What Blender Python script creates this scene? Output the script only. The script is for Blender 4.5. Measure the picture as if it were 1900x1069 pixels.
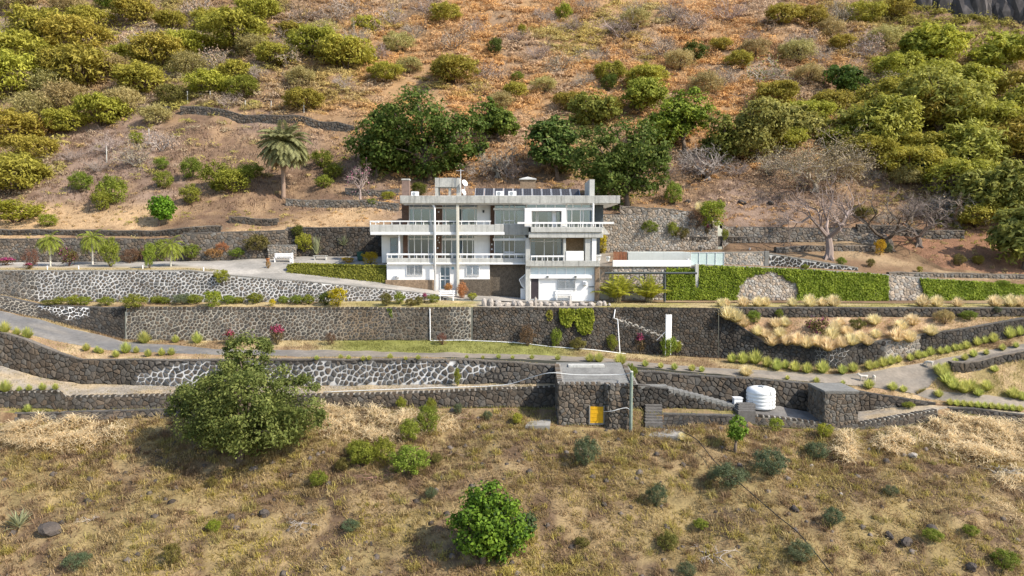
import bpy, math, numpy as np
from mathutils import Vector
PI = math.pi
for o in list(bpy.data.objects): bpy.data.objects.remove(o)
SC = bpy.context.scene
COL = SC.collection
# ------------------------------------------------------------------ camera, sky, sun, exposure
FPX, CX, CY = 1284.0, 950.0, 534.5          # focal length in photo pixels, image centre
PITCH = math.radians(4.0)
CAMZ = 20.0
cam = bpy.data.cameras.new('camera'); camo = bpy.data.objects.new('camera', cam); COL.objects.link(camo)
cam.sensor_width = 36.0; cam.lens = 36.0*FPX/1900.0; cam.clip_start = 0.5; cam.clip_end = 2000
camo.location = (0, 0, CAMZ); camo.rotation_euler = (PI/2-PITCH, 0, 0)
SC.camera = camo
SUN_EL, SUN_AZ = math.radians(41), math.radians(27)     # azimuth: from +X turned towards the camera (-Y)
to_sun = Vector((math.cos(SUN_EL)*math.cos(SUN_AZ), -math.cos(SUN_EL)*math.sin(SUN_AZ), math.sin(SUN_EL)))
w = bpy.data.worlds.new('World'); SC.world = w; w.use_nodes = True
nt = w.node_tree; bg = nt.nodes['Background']
sky = nt.nodes.new('ShaderNodeTexSky'); sky.sky_type = 'NISHITA'; sky.sun_disc = False
sky.sun_elevation = SUN_EL; sky.sun_rotation = math.atan2(to_sun.x, to_sun.y)
sky.altitude = 100; sky.air_density = 1.0; sky.dust_density = 1.2
nt.links.new(sky.outputs[0], bg.inputs[0]); bg.inputs[1].default_value = 0.15
sd = bpy.data.lights.new('sun', 'SUN'); sd.energy = 4.0; sd.angle = math.radians(0.53); sd.color = (1.0, 0.93, 0.82)
so = bpy.data.objects.new('sun', sd); COL.objects.link(so); so.location = (60, -30, 80)
so.rotation_euler = (-to_sun).to_track_quat('-Z', 'Y').to_euler()
SC.view_settings.view_transform = 'Standard'; SC.view_settings.look = 'None'
SC.view_settings.exposure = 0.72; SC.view_settings.gamma = 1.0; SC.view_settings.use_curve_mapping = False

# ------------------------------------------------------------------ helpers: measuring
ST, CT = math.sin(PITCH), math.cos(PITCH)
def P(px, py, Y):
    u = (px-CX)/FPX; v = (CY-py)/FPX
    k = Y/(CT+v*ST)
    return Vector((u*k, Y, CAMZ+(-ST+v*CT)*k))
def Pn(px, py, Y):
    px = np.asarray(px, float); py = np.asarray(py, float); Y = np.asarray(Y, float)
    u = (px-CX)/FPX; v = (CY-py)/FPX; k = Y/(CT+v*ST)
    return np.stack([u*k, Y+0*u, CAMZ+(-ST+v*CT)*k], -1)
def proj(p):
    x, y, z = p[..., 0], p[..., 1], p[..., 2]-CAMZ
    d = y*CT-z*ST; up = y*ST+z*CT
    return CX+FPX*x/d, CY-FPX*up/d
def lin(*c):
    if len(c) == 1: c = c[0]
    return tuple((x/255/12.92 if x/255 < .04045 else ((x/255+.055)/1.055)**2.4) for x in c)
def _h(ix, iy, s):
    n = (ix*374761393+iy*668265263+s*1442695041) & 0xffffffff
    n = ((n ^ (n >> 13))*1274126177) & 0xffffffff
    return ((n ^ (n >> 16)) & 0xffff)/65535.0
def vn(x, y, s=0):
    x = np.asarray(x, float); y = np.asarray(y, float)
    ix = np.floor(x).astype(np.int64); iy = np.floor(y).astype(np.int64)
    fx = x-ix; fy = y-iy; fx = fx*fx*(3-2*fx); fy = fy*fy*(3-2*fy)
    a = _h(ix, iy, s); b = _h(ix+1, iy, s); c = _h(ix, iy+1, s); d = _h(ix+1, iy+1, s)
    return (a*(1-fx)+b*fx)*(1-fy)+(c*(1-fx)+d*fx)*fy
def fbm(x, y, s=0, o=4):
    t = 0; a = .5; n = 0
    for i in range(o):
        t = t+a*vn(np.asarray(x)*2**i, np.asarray(y)*2**i, s+i*7); n += a; a *= .5
    return t/n
def sstep(a, b, x):
    t = np.clip((np.asarray(x, float)-a)/(b-a), 0, 1); return t*t*(3-2*t)
def mixc(a, b, t):
    t = np.asarray(t, float)[..., None]; return np.asarray(a)*(1-t)+np.asarray(b)*t

# ------------------------------------------------------------------ helpers: objects
def tag(o, label=None, cat=None, group=None, kind=None):
    if label: o['label'] = label
    if cat: o['category'] = cat
    if group: o['group'] = group
    if kind: o['kind'] = kind
    return o
def link(o, parent=None):
    COL.objects.link(o)
    if parent is not None: o.parent = parent
    return o
def empty(name, loc, label, cat, group=None, rz=0):
    o = bpy.data.objects.new(name, None); link(o); o.location = loc; o.rotation_euler = (0, 0, rz)
    o.empty_display_size = .2
    return tag(o, label, cat, group)
def mesh_np(name, V, F, col=None, mat=None, smooth=False):
    V = np.ascontiguousarray(V, np.float32); F = np.asarray(F, np.int32)
    me = bpy.data.meshes.new(name)
    m, k = F.shape
    me.vertices.add(len(V)); me.vertices.foreach_set('co', V.ravel())
    me.loops.add(m*k); me.loops.foreach_set('vertex_index', F.ravel())
    me.polygons.add(m); me.polygons.foreach_set('loop_start', np.arange(0, m*k, k, dtype=np.int32))
    me.polygons.foreach_set('loop_total', np.full(m, k, np.int32))
    if smooth: me.polygons.foreach_set('use_smooth', np.ones(m, bool))
    me.update(calc_edges=True)
    if col is not None: setcol(me, col)
    if mat is not None: me.materials.append(mat)
    return me
def setcol(me, col):
    c = np.ones((len(me.vertices), 4), np.float32); c[:, :3] = col
    a = me.color_attributes.new('col', 'FLOAT_COLOR', 'POINT'); a.data.foreach_set('color', c.ravel())
class MB:
    """collects shapes for one mesh"""
    def __init__(s): s.v = []; s.f = []; s.c = []
    def add(s, vs, fs, c=None):
        b = len(s.v); s.v += [tuple(p) for p in vs]; s.f += [tuple(b+i for i in f) for f in fs]
        if c is not None: s.c += [c]*len(vs)
        return s
    def box(s, x0, x1, y0, y1, z0, z1, c=None, jit=0, rng=None):
        vs = [(x0,y0,z0),(x1,y0,z0),(x1,y1,z0),(x0,y1,z0),(x0,y0,z1),(x1,y0,z1),(x1,y1,z1),(x0,y1,z1)]
        if jit: vs = [tuple(a+rng.uniform(-jit, jit) for a in p) for p in vs]
        return s.add(vs, [(3,2,1,0),(4,5,6,7),(0,1,5,4),(1,2,6,5),(2,3,7,6),(3,0,4,7)], c)
    def tube(s, pts, rad, n=6, c=None, cap=True):
        pts = [Vector(p) for p in pts]
        if not hasattr(rad, '__len__'): rad = [rad]*len(pts)
        b = len(s.v); prev = None
        for i, p in enumerate(pts):
            t = (pts[min(i+1, len(pts)-1)]-pts[max(i-1, 0)])
            t = t.normalized() if t.length > 1e-9 else Vector((0,0,1))
            a = t.cross(Vector((0,0,1))) if abs(t.z) < .95 else t.cross(Vector((1,0,0)))
            a.normalize(); e = t.cross(a)
            for k in range(n):
                q = 2*PI*k/n; s.v.append(tuple(p+(a*math.cos(q)+e*math.sin(q))*rad[i]))
                if c is not None: s.c.append(c)
        for i in range(len(pts)-1):
            for k in range(n):
                k2 = (k+1) % n
                s.f.append((b+i*n+k, b+i*n+k2, b+(i+1)*n+k2, b+(i+1)*n+k))
        if cap and n > 2:
            s.f.append(tuple(b+k for k in range(n))[::-1]); s.f.append(tuple(b+(len(pts)-1)*n+k for k in range(n)))
        return s
    def mesh(s, name, mat=None, smooth=False):
        me = bpy.data.meshes.new(name); me.from_pydata(s.v, [], s.f); me.update()
        if s.c: setcol(me, np.array(s.c))
        if mat: me.materials.append(mat)
        if smooth:
            for p in me.polygons: p.use_smooth = True
        return me
    def build(s, name, mat=None, parent=None, smooth=False):
        o = bpy.data.objects.new(name, s.mesh(name, mat, smooth)); return link(o, parent)
def ob(name, me, parent=None, loc=None, rz=0, sc=None):
    o = bpy.data.objects.new(name, me); link(o, parent)
    if loc is not None: o.location = loc
    o.rotation_euler = (0, 0, rz)
    if sc is not None: o.scale = sc if hasattr(sc, '__len__') else (sc,)*3
    return o

# ------------------------------------------------------------------ materials
MATS = {}
def mat(name, base=None, rough=.8, var=.25, scale=3.0, attr=False, bump=.0, bscale=20, transl=0, objvar=0, metal=0, spec=.3, streak=0, streakcol=(.05,.05,.045), scale2=None):
    if name in MATS: return MATS[name]
    m = bpy.data.materials.new(name); m.use_nodes = True; MATS[name] = m
    N = m.node_tree.nodes; L = m.node_tree.links; b = N['Principled BSDF']
    b.inputs['Roughness'].default_value = rough; b.inputs['Metallic'].default_value = metal
    b.inputs['Specular IOR Level'].default_value = spec
    tc = N.new('ShaderNodeTexCoord'); src = tc.outputs['Object']
    if attr:
        a = N.new('ShaderNodeAttribute'); a.attribute_name = 'col'; c = a.outputs['Color']
    else:
        a = N.new('ShaderNodeRGB'); a.outputs[0].default_value = (*base, 1); c = a.outputs[0]
    def mul(c, fac_out, lo, hi):
        mr = N.new('ShaderNodeMapRange'); mr.inputs['To Min'].default_value = lo; mr.inputs['To Max'].default_value = hi
        mr.inputs['From Min'].default_value = .25; mr.inputs['From Max'].default_value = .75
        L.new(fac_out, mr.inputs['Value'])
        mx = N.new('ShaderNodeMix'); mx.data_type = 'RGBA'; mx.blend_type = 'MULTIPLY'; mx.inputs[0].default_value = 1
        L.new(c, mx.inputs[6]); L.new(mr.outputs[0], mx.inputs[7]); return mx.outputs[2]
    if var:
        for sc_ in ([scale, scale2] if scale2 else [scale]):
            nz = N.new('ShaderNodeTexNoise'); nz.inputs['Scale'].default_value = sc_; nz.inputs['Detail'].default_value = 6
            nz.inputs['Roughness'].default_value = .65
            L.new(src, nz.inputs['Vector']); c = mul(c, nz.outputs['Fac'], 1-var, 1+var)
    if streak:
        mp = N.new('ShaderNodeMapping'); mp.inputs['Scale'].default_value = (2.2, 2.2, .18); L.new(src, mp.inputs[0])
        nz = N.new('ShaderNodeTexNoise'); nz.inputs['Scale'].default_value = 1.6; nz.inputs['Detail'].default_value = 7; nz.inputs['Roughness'].default_value = .7
        L.new(mp.outputs[0], nz.inputs['Vector'])
        mr = N.new('ShaderNodeMapRange'); mr.inputs['From Min'].default_value = .5; mr.inputs['From Max'].default_value = .72; mr.inputs['To Max'].default_value = streak
        L.new(nz.outputs['Fac'], mr.inputs['Value'])
        mx = N.new('ShaderNodeMix'); mx.data_type = 'RGBA'; L.new(mr.outputs[0], mx.inputs[0]); L.new(c, mx.inputs[6]); mx.inputs[7].default_value = (*streakcol, 1); c = mx.outputs[2]
    if objvar:
        oi = N.new('ShaderNodeObjectInfo'); hs = N.new('ShaderNodeHueSaturation')
        mr = N.new('ShaderNodeMapRange'); mr.inputs['To Min'].default_value = 1-objvar; mr.inputs['To Max'].default_value = 1+objvar
        L.new(oi.outputs['Random'], mr.inputs['Value']); L.new(mr.outputs[0], hs.inputs['Value'])
        mh = N.new('ShaderNodeMath'); mh.operation = 'FRACT'; mm = N.new('ShaderNodeMath'); mm.operation = 'MULTIPLY'; mm.inputs[1].default_value = 17.3
        L.new(oi.outputs['Random'], mm.inputs[0]); L.new(mm.outputs[0], mh.inputs[0])
        m2 = N.new('ShaderNodeMapRange'); m2.inputs['To Min'].default_value = .5-.05*objvar/.25; m2.inputs['To Max'].default_value = .5+.03*objvar/.25
        L.new(mh.outputs[0], m2.inputs['Value']); L.new(m2.outputs[0], hs.inputs['Hue'])
        L.new(c, hs.inputs['Color']); c = hs.outputs[0]
    L.new(c, b.inputs['Base Color'])
    if bump:
        nz = N.new('ShaderNodeTexNoise'); nz.inputs['Scale'].default_value = bscale; nz.inputs['Detail'].default_value = 5
        L.new(src, nz.inputs['Vector'])
        bp = N.new('ShaderNodeBump'); bp.inputs['Strength'].default_value = bump; bp.inputs['Distance'].default_value = .1
        L.new(nz.outputs['Fac'], bp.inputs['Height']); L.new(bp.outputs[0], b.inputs['Normal'])
    if transl:
        tr = N.new('ShaderNodeBsdfTranslucent'); L.new(c, tr.inputs['Color'])
        ms = N.new('ShaderNodeMixShader'); ms.inputs[0].default_value = transl
        L.new(b.outputs[0], ms.inputs[1]); L.new(tr.outputs[0], ms.inputs[2]); L.new(ms.outputs[0], N['Material Output'].inputs['Surface'])
    return m
GROUND = mat('dry_ground', attr=True, rough=.95, var=.3, scale=.9, scale2=7, bump=.6, bscale=6, spec=.1)
ROADM = mat('worn_asphalt', attr=True, rough=.9, var=.24, scale=.6, scale2=4, bump=.15, bscale=30, spec=.2)
STONE = mat('basalt_stone', attr=True, rough=.9, var=.3, scale=5, scale2=.45, bump=.5, bscale=14, spec=.2)
MORTAR = mat('lime_mortar', attr=True, rough=.95, var=.25, scale=3, scale2=.45, bump=.4, bscale=18, spec=.1)
LEAF = mat('leaf', attr=True, rough=.65, var=0, transl=.4, spec=.2)
LEAFV = mat('leaf_varied', attr=True, rough=.65, var=0, transl=.4, objvar=.14, spec=.2)
STRAW = mat('straw_blade', attr=True, rough=.7, var=0, transl=.4, spec=.15)
TWIG = mat('twig', attr=True, rough=.9, var=0, objvar=.15, spec=.1)
BARK = mat('bark', (.16,.12,.09), rough=.95, var=.35, scale=6, bump=.5, bscale=12)
PALEBARK = mat('pale_bark', (.36,.29,.22), rough=.95, var=.3, scale=6, bump=.4, bscale=12)
CONC = mat('weathered_concrete', (.44,.43,.39), rough=.9, var=.22, scale=1.5, scale2=9, bump=.15, streak=.75)
CONCP = mat('pale_concrete', (.50,.49,.45), rough=.9, var=.15, scale=1.5, scale2=9, bump=.1, streak=.6, streakcol=(.12,.12,.1))
CONCG = mat('grey_concrete', (.2,.195,.18), rough=.92, var=.3, scale=1.2, scale2=8, bump=.2)
WHITE = mat('white_paint', (.8,.79,.77), rough=.6, var=.05, scale=2, streak=.18, streakcol=(.4,.38,.34))
WHITEC = mat('white_enamel', (.82,.82,.81), rough=.4, var=.03, scale=2)
BROWNST = mat('brown_stone_cladding', (.13,.075,.05), rough=.9, var=.4, scale=4, scale2=14, bump=.5, bscale=9)
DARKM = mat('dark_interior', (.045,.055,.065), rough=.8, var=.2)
DARKMETAL = mat('dark_steel', (.06,.07,.07), rough=.6, var=.2)
CURT = mat('curtain_fabric', (.75,.77,.78), rough=.9, var=.1, scale=5, transl=.2)
def glassmat():
    m = bpy.data.materials.new('window_glass'); m.use_nodes = True; N = m.node_tree.nodes; L = m.node_tree.links
    N.remove(N['Principled BSDF'])
    t = N.new('ShaderNodeBsdfTransparent'); t.inputs[0].default_value = (.6,.72,.8,1)
    g = N.new('ShaderNodeBsdfGlossy'); g.inputs['Roughness'].default_value = .03; g.inputs[0].default_value = (.9,.95,1,1)
    mx = N.new('ShaderNodeMixShader'); fr = N.new('ShaderNodeFresnel'); fr.inputs[0].default_value = 1.5
    ad = N.new('ShaderNodeMath'); ad.operation = 'ADD'; ad.inputs[1].default_value = .09; L.new(fr.outputs[0], ad.inputs[0])
    L.new(ad.outputs[0], mx.inputs[0]); L.new(t.outputs[0], mx.inputs[1]); L.new(g.outputs[0], mx.inputs[2])
    L.new(mx.outputs[0], N['Material Output'].inputs['Surface']); return m
GLASS = glassmat()
POOLGLASS = mat('pool_glass', (.5,.6,.58), rough=.15, var=.12, scale=2, spec=.6)

# ------------------------------------------------------------------ the terrain: lines across the slope, far to near, as (photo px, py, distance)
LN = {}
LN['hill7'] = [(-700,-277,262),(2600,-277,262)]
LN['hill6'] = [(-700,-150,167),(2600,-150,167)]
LN['hill5'] = [(-700,0,134),(2600,0,134)]
LN['hill4'] = [(-700,100,117),(2600,100,117)]
LN['hill3'] = [(-700,200,103),(2600,200,103)]
LN['hill2'] = [(-700,330,87.5),(1500,330,87.5),(2600,345,86.5)]
LN['hill1'] = [(-700,400,79.5),(700,395,80),(1100,370,81.5),(1300,385,80.5),(1600,400,79.5),(1750,440,76.5),(2600,455,76.5)]
LN['W0top'] = [(-700,450,73.3),(0,443,73.2),(320,443,73.2),(345,433,73.4),(530,427,74.6),(535,422,75),(690,422,75.5),(800,420,76),(1100,398,76.5),(1280,398,76.5),(1335,410,76.6),(1345,421,76.8),(1580,424,76.8),(1640,440,75.8),(1700,470,74),(1750,498,70.7),(1900,511,69.9),(2600,525,69)]
LN['W0base'] = [(-700,491,72.6),(0,487,72.5),(400,484,72.6),(500,479,73.5),(560,476,74.3),(700,476,75),(1100,470,75.5),(1340,463,75.6),(1352,452,76.2),(1580,448,76.1),(1640,462,75),(1700,484,73),(1750,503,70.4),(1900,514,69.6),(2600,530,68.8)]
LN['M'] = [(-700,500,65.6),(0,501.5,65.6),(350,501.5,65.6),(430,505,67.2),(530,491,70.8),(717,490,70.8),(1100,494,70.8),(1136,494,68.4),(1280,494,68.4),(1296,491,68.4),(1500,500,68.4),(1650,510,68.4),(1700,515,68.4),(1900,530,68),(2600,560,67.5)]
LN['Rb'] = [(-700,500.5,65.5),(0,501.8,65.5),(350,501.8,65.5),(430,509,66.5),(530,506,69),(717,527,68.25),(805,538,68.25),(850,545,68.5),(975,553,68.3),(1113,558,67.5),(1240,557,67.6),(1650,558,67.6),(1900,556,67.3),(2600,580,67)]
LN['W1top'] = [(-700,501,65.4),(0,502,65.4),(350,502,65.4),(430,511,65.5),(530,519,65.5),(620,527,65.5),(720,537,65.5),(800,546,65.5),(840,553,65.6),(860,556,66),(975,560,66),(1900,563,66),(2600,584,66)]
LN['W1base'] = [(-700,535,64.5),(0,547,64.5),(70,560,64.4),(235,560.5,64.5),(400,561,64.5),(600,560,64.5),(800,557,64.7),(840,558,65),(860,558.5,65.3),(975,561.5,65.6),(1900,564,65.7),(2600,585,65.7)]
LN['W2top'] = [(-700,537,62.8),(0,549,62.7),(75,566,62.6),(235,571,62.5),(880,570,62.5),(1335,571,62.5),(1900,572,62.5),(2600,590,62.8)]
LN['BR'] = [(-700,537.2,62.75),(0,549.2,62.65),(75,566.2,62.55),(235,571.2,62.45),(1335,572,62.4),(1345,578,62.3),(1420,589,62.2),(1900,588,62.3),(2600,606,62.6)]
LN['BF'] = [(-700,537.4,62.7),(0,549.4,62.6),(75,566.4,62.5),(235,571.4,62.4),(1335,573,62.2),(1380,610,61.2),(1420,636,60.3),(1480,641,59.5),(1540,646,58.5),(1600,638,58.8),(1700,622,59.5),(1800,608,60.5),(1900,591,61.5),(2600,610,62.4)]
LN['W2base'] = [(-700,560,61.5),(0,575,61.3),(65,590,61.2),(150,610,61.5),(232,632,61.7),(880,632,61.8),(1000,640,61.7),(1150,655,61.4),(1335,665,61),(1420,671,59.6),(1480,679,58.7),(1556,686,57.8),(1620,673,58.2),(1700,659,59),(1800,641,60),(1900,623,61),(2600,640,61.9)]
LN['roadB'] = [(-700,561,61),(0,576,60.8),(65,592,60.6),(150,613,60.8),(232,634,61),(320,641,60),(400,648,59.8),(560,649,59.5),(900,656,59.3),(1100,663,59),(1300,682,58),(1420,688,57.5),(1560,695,56.8),(1620,689,57.2),(1700,675,58),(1800,656,59),(1900,637,60),(2600,655,60.8)]
LN['upF'] = [(-700,590,57.4),(0,607,57),(100,632,57),(200,650,57),(330,656,57),(560,662,57),(900,664,56.8),(1100,672,56.3),(1300,692,55.9),(1500,708,55.6),(1600,716,55.4),(1700,731,54.8),(1722,720,55.1),(1745,696,56.4),(1790,676,57.4),(1900,651,58.8),(2600,672,59.5)]
LN['mound'] = [(-700,590.3,57.38),(0,607.3,56.98),(1600,716.3,55.38),(1700,731.3,54.78),(1722,721,55.0),(1760,727,54.8),(1830,733,54.6),(1900,742,54.2),(2600,790,53)]
LN['roadF'] = [(-700,590.6,57.3),(0,607.6,56.9),(1600,716.6,55.3),(1700,732,54.7),(1725,741,54.3),(1800,749,53.8),(1900,757,53.3),(2600,800,52.3)]
LN['W3top'] = [(-700,600,55.4),(0,617,55.2),(50,632,55),(100,652,54.9),(150,667,54.8),(320,668,54.8),(940,667,54.8),(1200,682,54.8),(1500,712,54.8),(1600,727,54.5),(1720,746,54),(1760,752,53.7),(1900,763,53),(2600,806,52)]
LN['W3base'] = [(-700,660,54.4),(0,678,54.3),(60,697,54.3),(110,707,54.2),(150,712,54.2),(330,717,54.2),(600,716,54.2),(940,712,54.2),(1180,712,54.3),(1240,719,54.2),(1380,752,54.1),(1440,752,54),(1500,764,54),(1530,770,53.9),(1600,762,53.9),(1680,755,53.7),(1730,752,53.6),(1760,754,53.5),(1900,765,52.8),(2600,808,51.8)]
LN['W4top'] = [(-700,737,50.6),(0,729,50.9),(112,726,51.1),(123,737,52),(320,733,52.6),(600,733,52.6),(790,728,52.9),(930,721,53.2),(960,720,53.9),(1030,717,54.0),(1180,714,53.6),(1240,722,53.4),(1370,757,53),(1400,772,52.2),(1440,775,52),(1500,783,51.6),(1540,787,51.4),(1600,785,51.4),(1680,771,52),(1760,757,53.2),(1800,758,53.1),(1900,770,52.5),(2600,812,51.5)]
LN['W4base'] = [(-700,764,50.2),(0,757,50.4),(112,760,50.6),(123,762,51.5),(320,758,52.2),(600,757,52.3),(930,757,52.8),(960,757,53.5),(1030,758,53.6),(1180,760,53),(1222,758,53),(1300,758,52.9),(1370,765,52.6),(1400,790,51.7),(1440,793,51.4),(1500,797,51.1),(1540,799,51),(1600,797,51),(1700,790,51.7),(1760,774,52.9),(1800,769,52.8),(1900,790,52.1),(2600,830,51)]
LN['W5top'] = [(-700,768,49.8),(0,765,49.9),(30,766,50),(123,764.5,51.2),(320,760,51.8),(420,759.5,51.9),(600,758,52.1),(930,758,52.6),(960,758,53.3),(1030,760,53.3),(1180,762,52.6),(1222,768,51.6),(1370,772,51.6),(1400,791,51.5),(1440,794,51.2),(1500,798,51),(1600,798,50.8),(1700,791,51.5),(1760,775,52.7),(1800,770,52.6),(1900,791,51.9),(2600,831,50.9)]
LN['W5base'] = [(-700,790,49.5),(30,787,49.6),(330,772,51.4),(420,768,51.6),(600,759,52),(945,759,52.5),(985,790,50.6),(1170,797,50.2),(1225,800,50.2),(1285,787,51),(1370,789,51.2),(1400,793,51.3),(1440,796,51),(1500,800,50.8),(1600,800,50.6),(1700,792,51.3),(1760,777,52.5),(1800,772,52.4),(1900,792,51.7),(2600,833,50.7)]
LN['low1'] = [(-700,905,44.6),(2600,905,44.6)]
LN['low2'] = [(-700,1160,35.2),(2600,1160,35.2)]
LN['low3'] = [(-700,1500,27),(2600,1500,27)]
ORDER = list(LN)
PX = np.arange(-700, 2601, 6.0)
LPY = np.zeros((len(ORDER), len(PX))); LY = np.zeros_like(LPY)
ROUGH = {'roadB': 2.2, 'upF': 1.6, 'M': .0, 'W1top': .5, 'W2top': .5, 'W3top': 1.2, 'W3base': 2.5, 'W4top': .8, 'W4base': 2.2, 'W5top': 1.0, 'W5base': 2.5, 'BR': 1.5, 'BF': 1.5, 'W2base': 1.0, 'mound': 2, 'roadF': 2, 'W0top': 1.2, 'W0base': 1.0}
for i, k in enumerate(ORDER):
    a = np.array(LN[k], float)
    LPY[i] = np.interp(PX, a[:, 0], a[:, 1]); LY[i] = np.interp(PX, a[:, 0], a[:, 2])
    if k in ROUGH: LPY[i] += (fbm(PX/38, PX*0+i*3.3, i)-.5)*2*ROUGH[k]
    if i: LPY[i] = np.maximum(LPY[i], LPY[i-1]+.15); LY[i] = np.minimum(LY[i], LY[i-1]-.02)
LIDX = {k: i for i, k in enumerate(ORDER)}
def linep(k, px):
    i = LIDX[k]; px = np.asarray(px, float)
    return Pn(px, np.interp(px, PX, LPY[i]), np.interp(px, PX, LY[i]))
BUMPY = {'hill7': 2.5, 'hill6': 1.8, 'hill5': 1.3, 'hill4': 1.1, 'hill3': .95, 'hill2': .8, 'hill1': .45, 'W5base': .55, 'low1': .6, 'low2': .6, 'BR': .12, 'mound': .2}
def pos(i, px, t):
    """point on the ribbon between line i (far, t=0) and line i+1 (near, t=1), with relief"""
    a = linep(ORDER[i], px); b = linep(ORDER[i+1], px); t = np.asarray(t, float)
    p = a+(b-a)*t[..., None]
    k = ORDER[i]; amp = BUMPY.get(k, .03)
    nxt = BUMPY.get(ORDER[i+1], .0) if k in ('hill7','hill6','hill5','hill4','hill3','hill2','W5base','low1','low2') else 0
    prv = BUMPY.get(ORDER[i-1], 0) if i and ORDER[i-1] in ('hill7','hill6','hill5','hill4','hill3','hill2','W5base','low1') else 0
    amp_t = (min(amp, prv) if prv else 0)*(1-t)+(min(amp, nxt) if nxt else 0)*t + amp*4*t*(1-t)*.6 if (nxt or prv) else amp*4*t*(1-t)
    n = fbm(p[..., 0]/5.5, p[..., 1]/4.0, 3, 4)-.5
    p = p.copy(); p[..., 2] += n*2*amp_t
    return p
def ground(px, py):
    px = float(px); col = np.array([np.interp(px, PX, LPY[i]) for i in range(len(ORDER))])
    i = int(np.clip(np.searchsorted(col, py)-1, 0, len(ORDER)-2))
    a = linep(ORDER[i], px); b = linep(ORDER[i+1], px)
    lo, hi = 0., 1.
    for _ in range(24):
        m = (lo+hi)/2
        if proj(a+(b-a)*m)[1] < py: lo = m
        else: hi = m
    return Vector(pos(i, px, (lo+hi)/2))
def ribbon(name, k0, k1, px0, px1, nt_, colfn, material, step=6, lift=0.0, label=None, smooth=True):
    i0, i1 = LIDX[k0], LIDX[k1]
    px = np.arange(px0, px1+.1, step)
    rows = []
    for i in range(i0, i1):
        n = nt_ if not hasattr(nt_, '__len__') else nt_[i-i0]
        ts = np.linspace(0, 1, n+1)
        for t in (ts if i == i1-1 else ts[:-1]): rows.append(pos(i, px, np.full(px.shape, t)))
    G = np.array(rows); R, C = G.shape[:2]
    V = G.reshape(-1, 3).copy(); V[:, 2] += lift
    idx = np.arange(R*C).reshape(R, C)
    F = np.stack([idx[1:, :-1], idx[1:, 1:], idx[:-1, 1:], idx[:-1, :-1]], -1).reshape(-1, 4)
    qx, qy = proj(V)
    me = mesh_np(name, V, F, colfn(qx, qy, V), material, smooth)
    o = bpy.data.objects.new(name, me); link(o); tag(o, kind='structure')
    return o

# ------------------------------------------------------------------ ground colours (real soil, straw and grass colours)
TAN = (.25,.17,.095); STRAWC = (.41,.32,.17); BROWN = (.17,.105,.06); REDSOIL = (.23,.125,.075); OLIVE = (.20,.185,.06); GRASSG = (.17,.19,.04); ORANGE = (.36,.19,.08); GREYB = (.27,.21,.16)
def c_hill(qx, qy, V):
    n1 = fbm(V[:, 0]/9, V[:, 1]/9, 11); n2 = fbm(V[:, 0]/3, V[:, 1]/3, 21)
    n3 = fbm(V[:, 0]/1.2, V[:, 1]/1.2, 23); c = mixc((.26,.17,.10), (.17,.11,.07), sstep(.4, .62, n2)); c = mixc(c, (.24,.17,.13), sstep(.5, .66, n1)*.8); c = mixc(c, (.13,.08,.055), sstep(.56, .70, n3)*.7)
    org = sstep(430, 760, qx)*sstep(1700, 1250, qx)*sstep(330, 200, qy)
    c = c*(1-org[:, None])+mixc((.33,.205,.105), (.28,.19,.12), sstep(.45, .66, n1))*org[:, None]
    red = sstep(1560, 1680, qx)*sstep(380, 450, qy); c = c*(1-red[:, None])+np.array(REDSOIL)*red[:, None]
    st = sstep(365, 395, qy)*sstep(780, 650, qx)*sstep(.36, .55, n1); c = c*(1-st[:, None])+np.array((.40,.27,.15))*st[:, None]
    return c
def c_slope(qx, qy, V):
    n1 = fbm(V[:, 0]/3.2, V[:, 1]/3.2, 31); n2 = fbm(V[:, 0]/1.1, V[:, 1]/1.1, 41)
    c = mixc((.25,.18,.095), (.12,.08,.05), sstep(.40, .64, n2))
    return mixc(c, (.26,.20,.085), sstep(.42, .6, n1)*.6)
def c_const(a, b, s=1.5, seed=5):
    def f(qx, qy, V): return mixc(a, b, sstep(.35, .65, fbm(V[:, 0]/s, V[:, 1]/s, seed)))
    return f
def c_verge(qx, qy, V):
    n = fbm(V[:, 0]/2, V[:, 1]/1.2, 51)
    c = mixc(STRAWC, TAN, sstep(.4, .65, n))
    g = sstep(560, 660, qx)*sstep(1120, 1000, qx)*.8; return c*(1-g[:, None])+np.array(GRASSG)*g[:, None]
def c_strip(qx, qy, V):
    n = fbm(V[:, 0]/2.5, V[:, 1]/1.2, 61)
    c = mixc(STRAWC, TAN, sstep(.45, .7, n)); g = sstep(560, 720, qx)*sstep(.3, .6, n)*.7
    c = c*(1-g[:, None])+np.array((.26,.24,.07))*g[:, None]
    y = sstep(870, 905, qx)*sstep(1120, 1090, qx); return c*(1-y[:, None])+np.array((.34,.30,.25))*y[:, None]
def c_drive(qx, qy, V):
    n = fbm(V[:, 0]/3, V[:, 1]/2, 71)
    c = mixc((.27,.25,.22), (.36,.33,.29), sstep(.35, .65, n))
    e = sstep(493, 499, qy)*sstep(420, 330, qx); c = c*(1-e[:, None])+np.array((.42,.32,.17))*e[:, None]
    r = sstep(1110, 1150, qx); return c*(1-r[:, None])+mixc(BROWN, (.30,.21,.12), sstep(.35, .65, n))*r[:, None]
def c_road(qx, qy, V):
    n = fbm(V[:, 0]/4, V[:, 1]/.8, 81)
    c = mixc((.15,.145,.14), (.22,.20,.175), sstep(.3, .7, n))
    d = sstep(420, 700, qx)*.75; return c*(1-d[:, None])+mixc((.29,.24,.185), (.19,.165,.135), sstep(.4, .62, n))*d[:, None]
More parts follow.
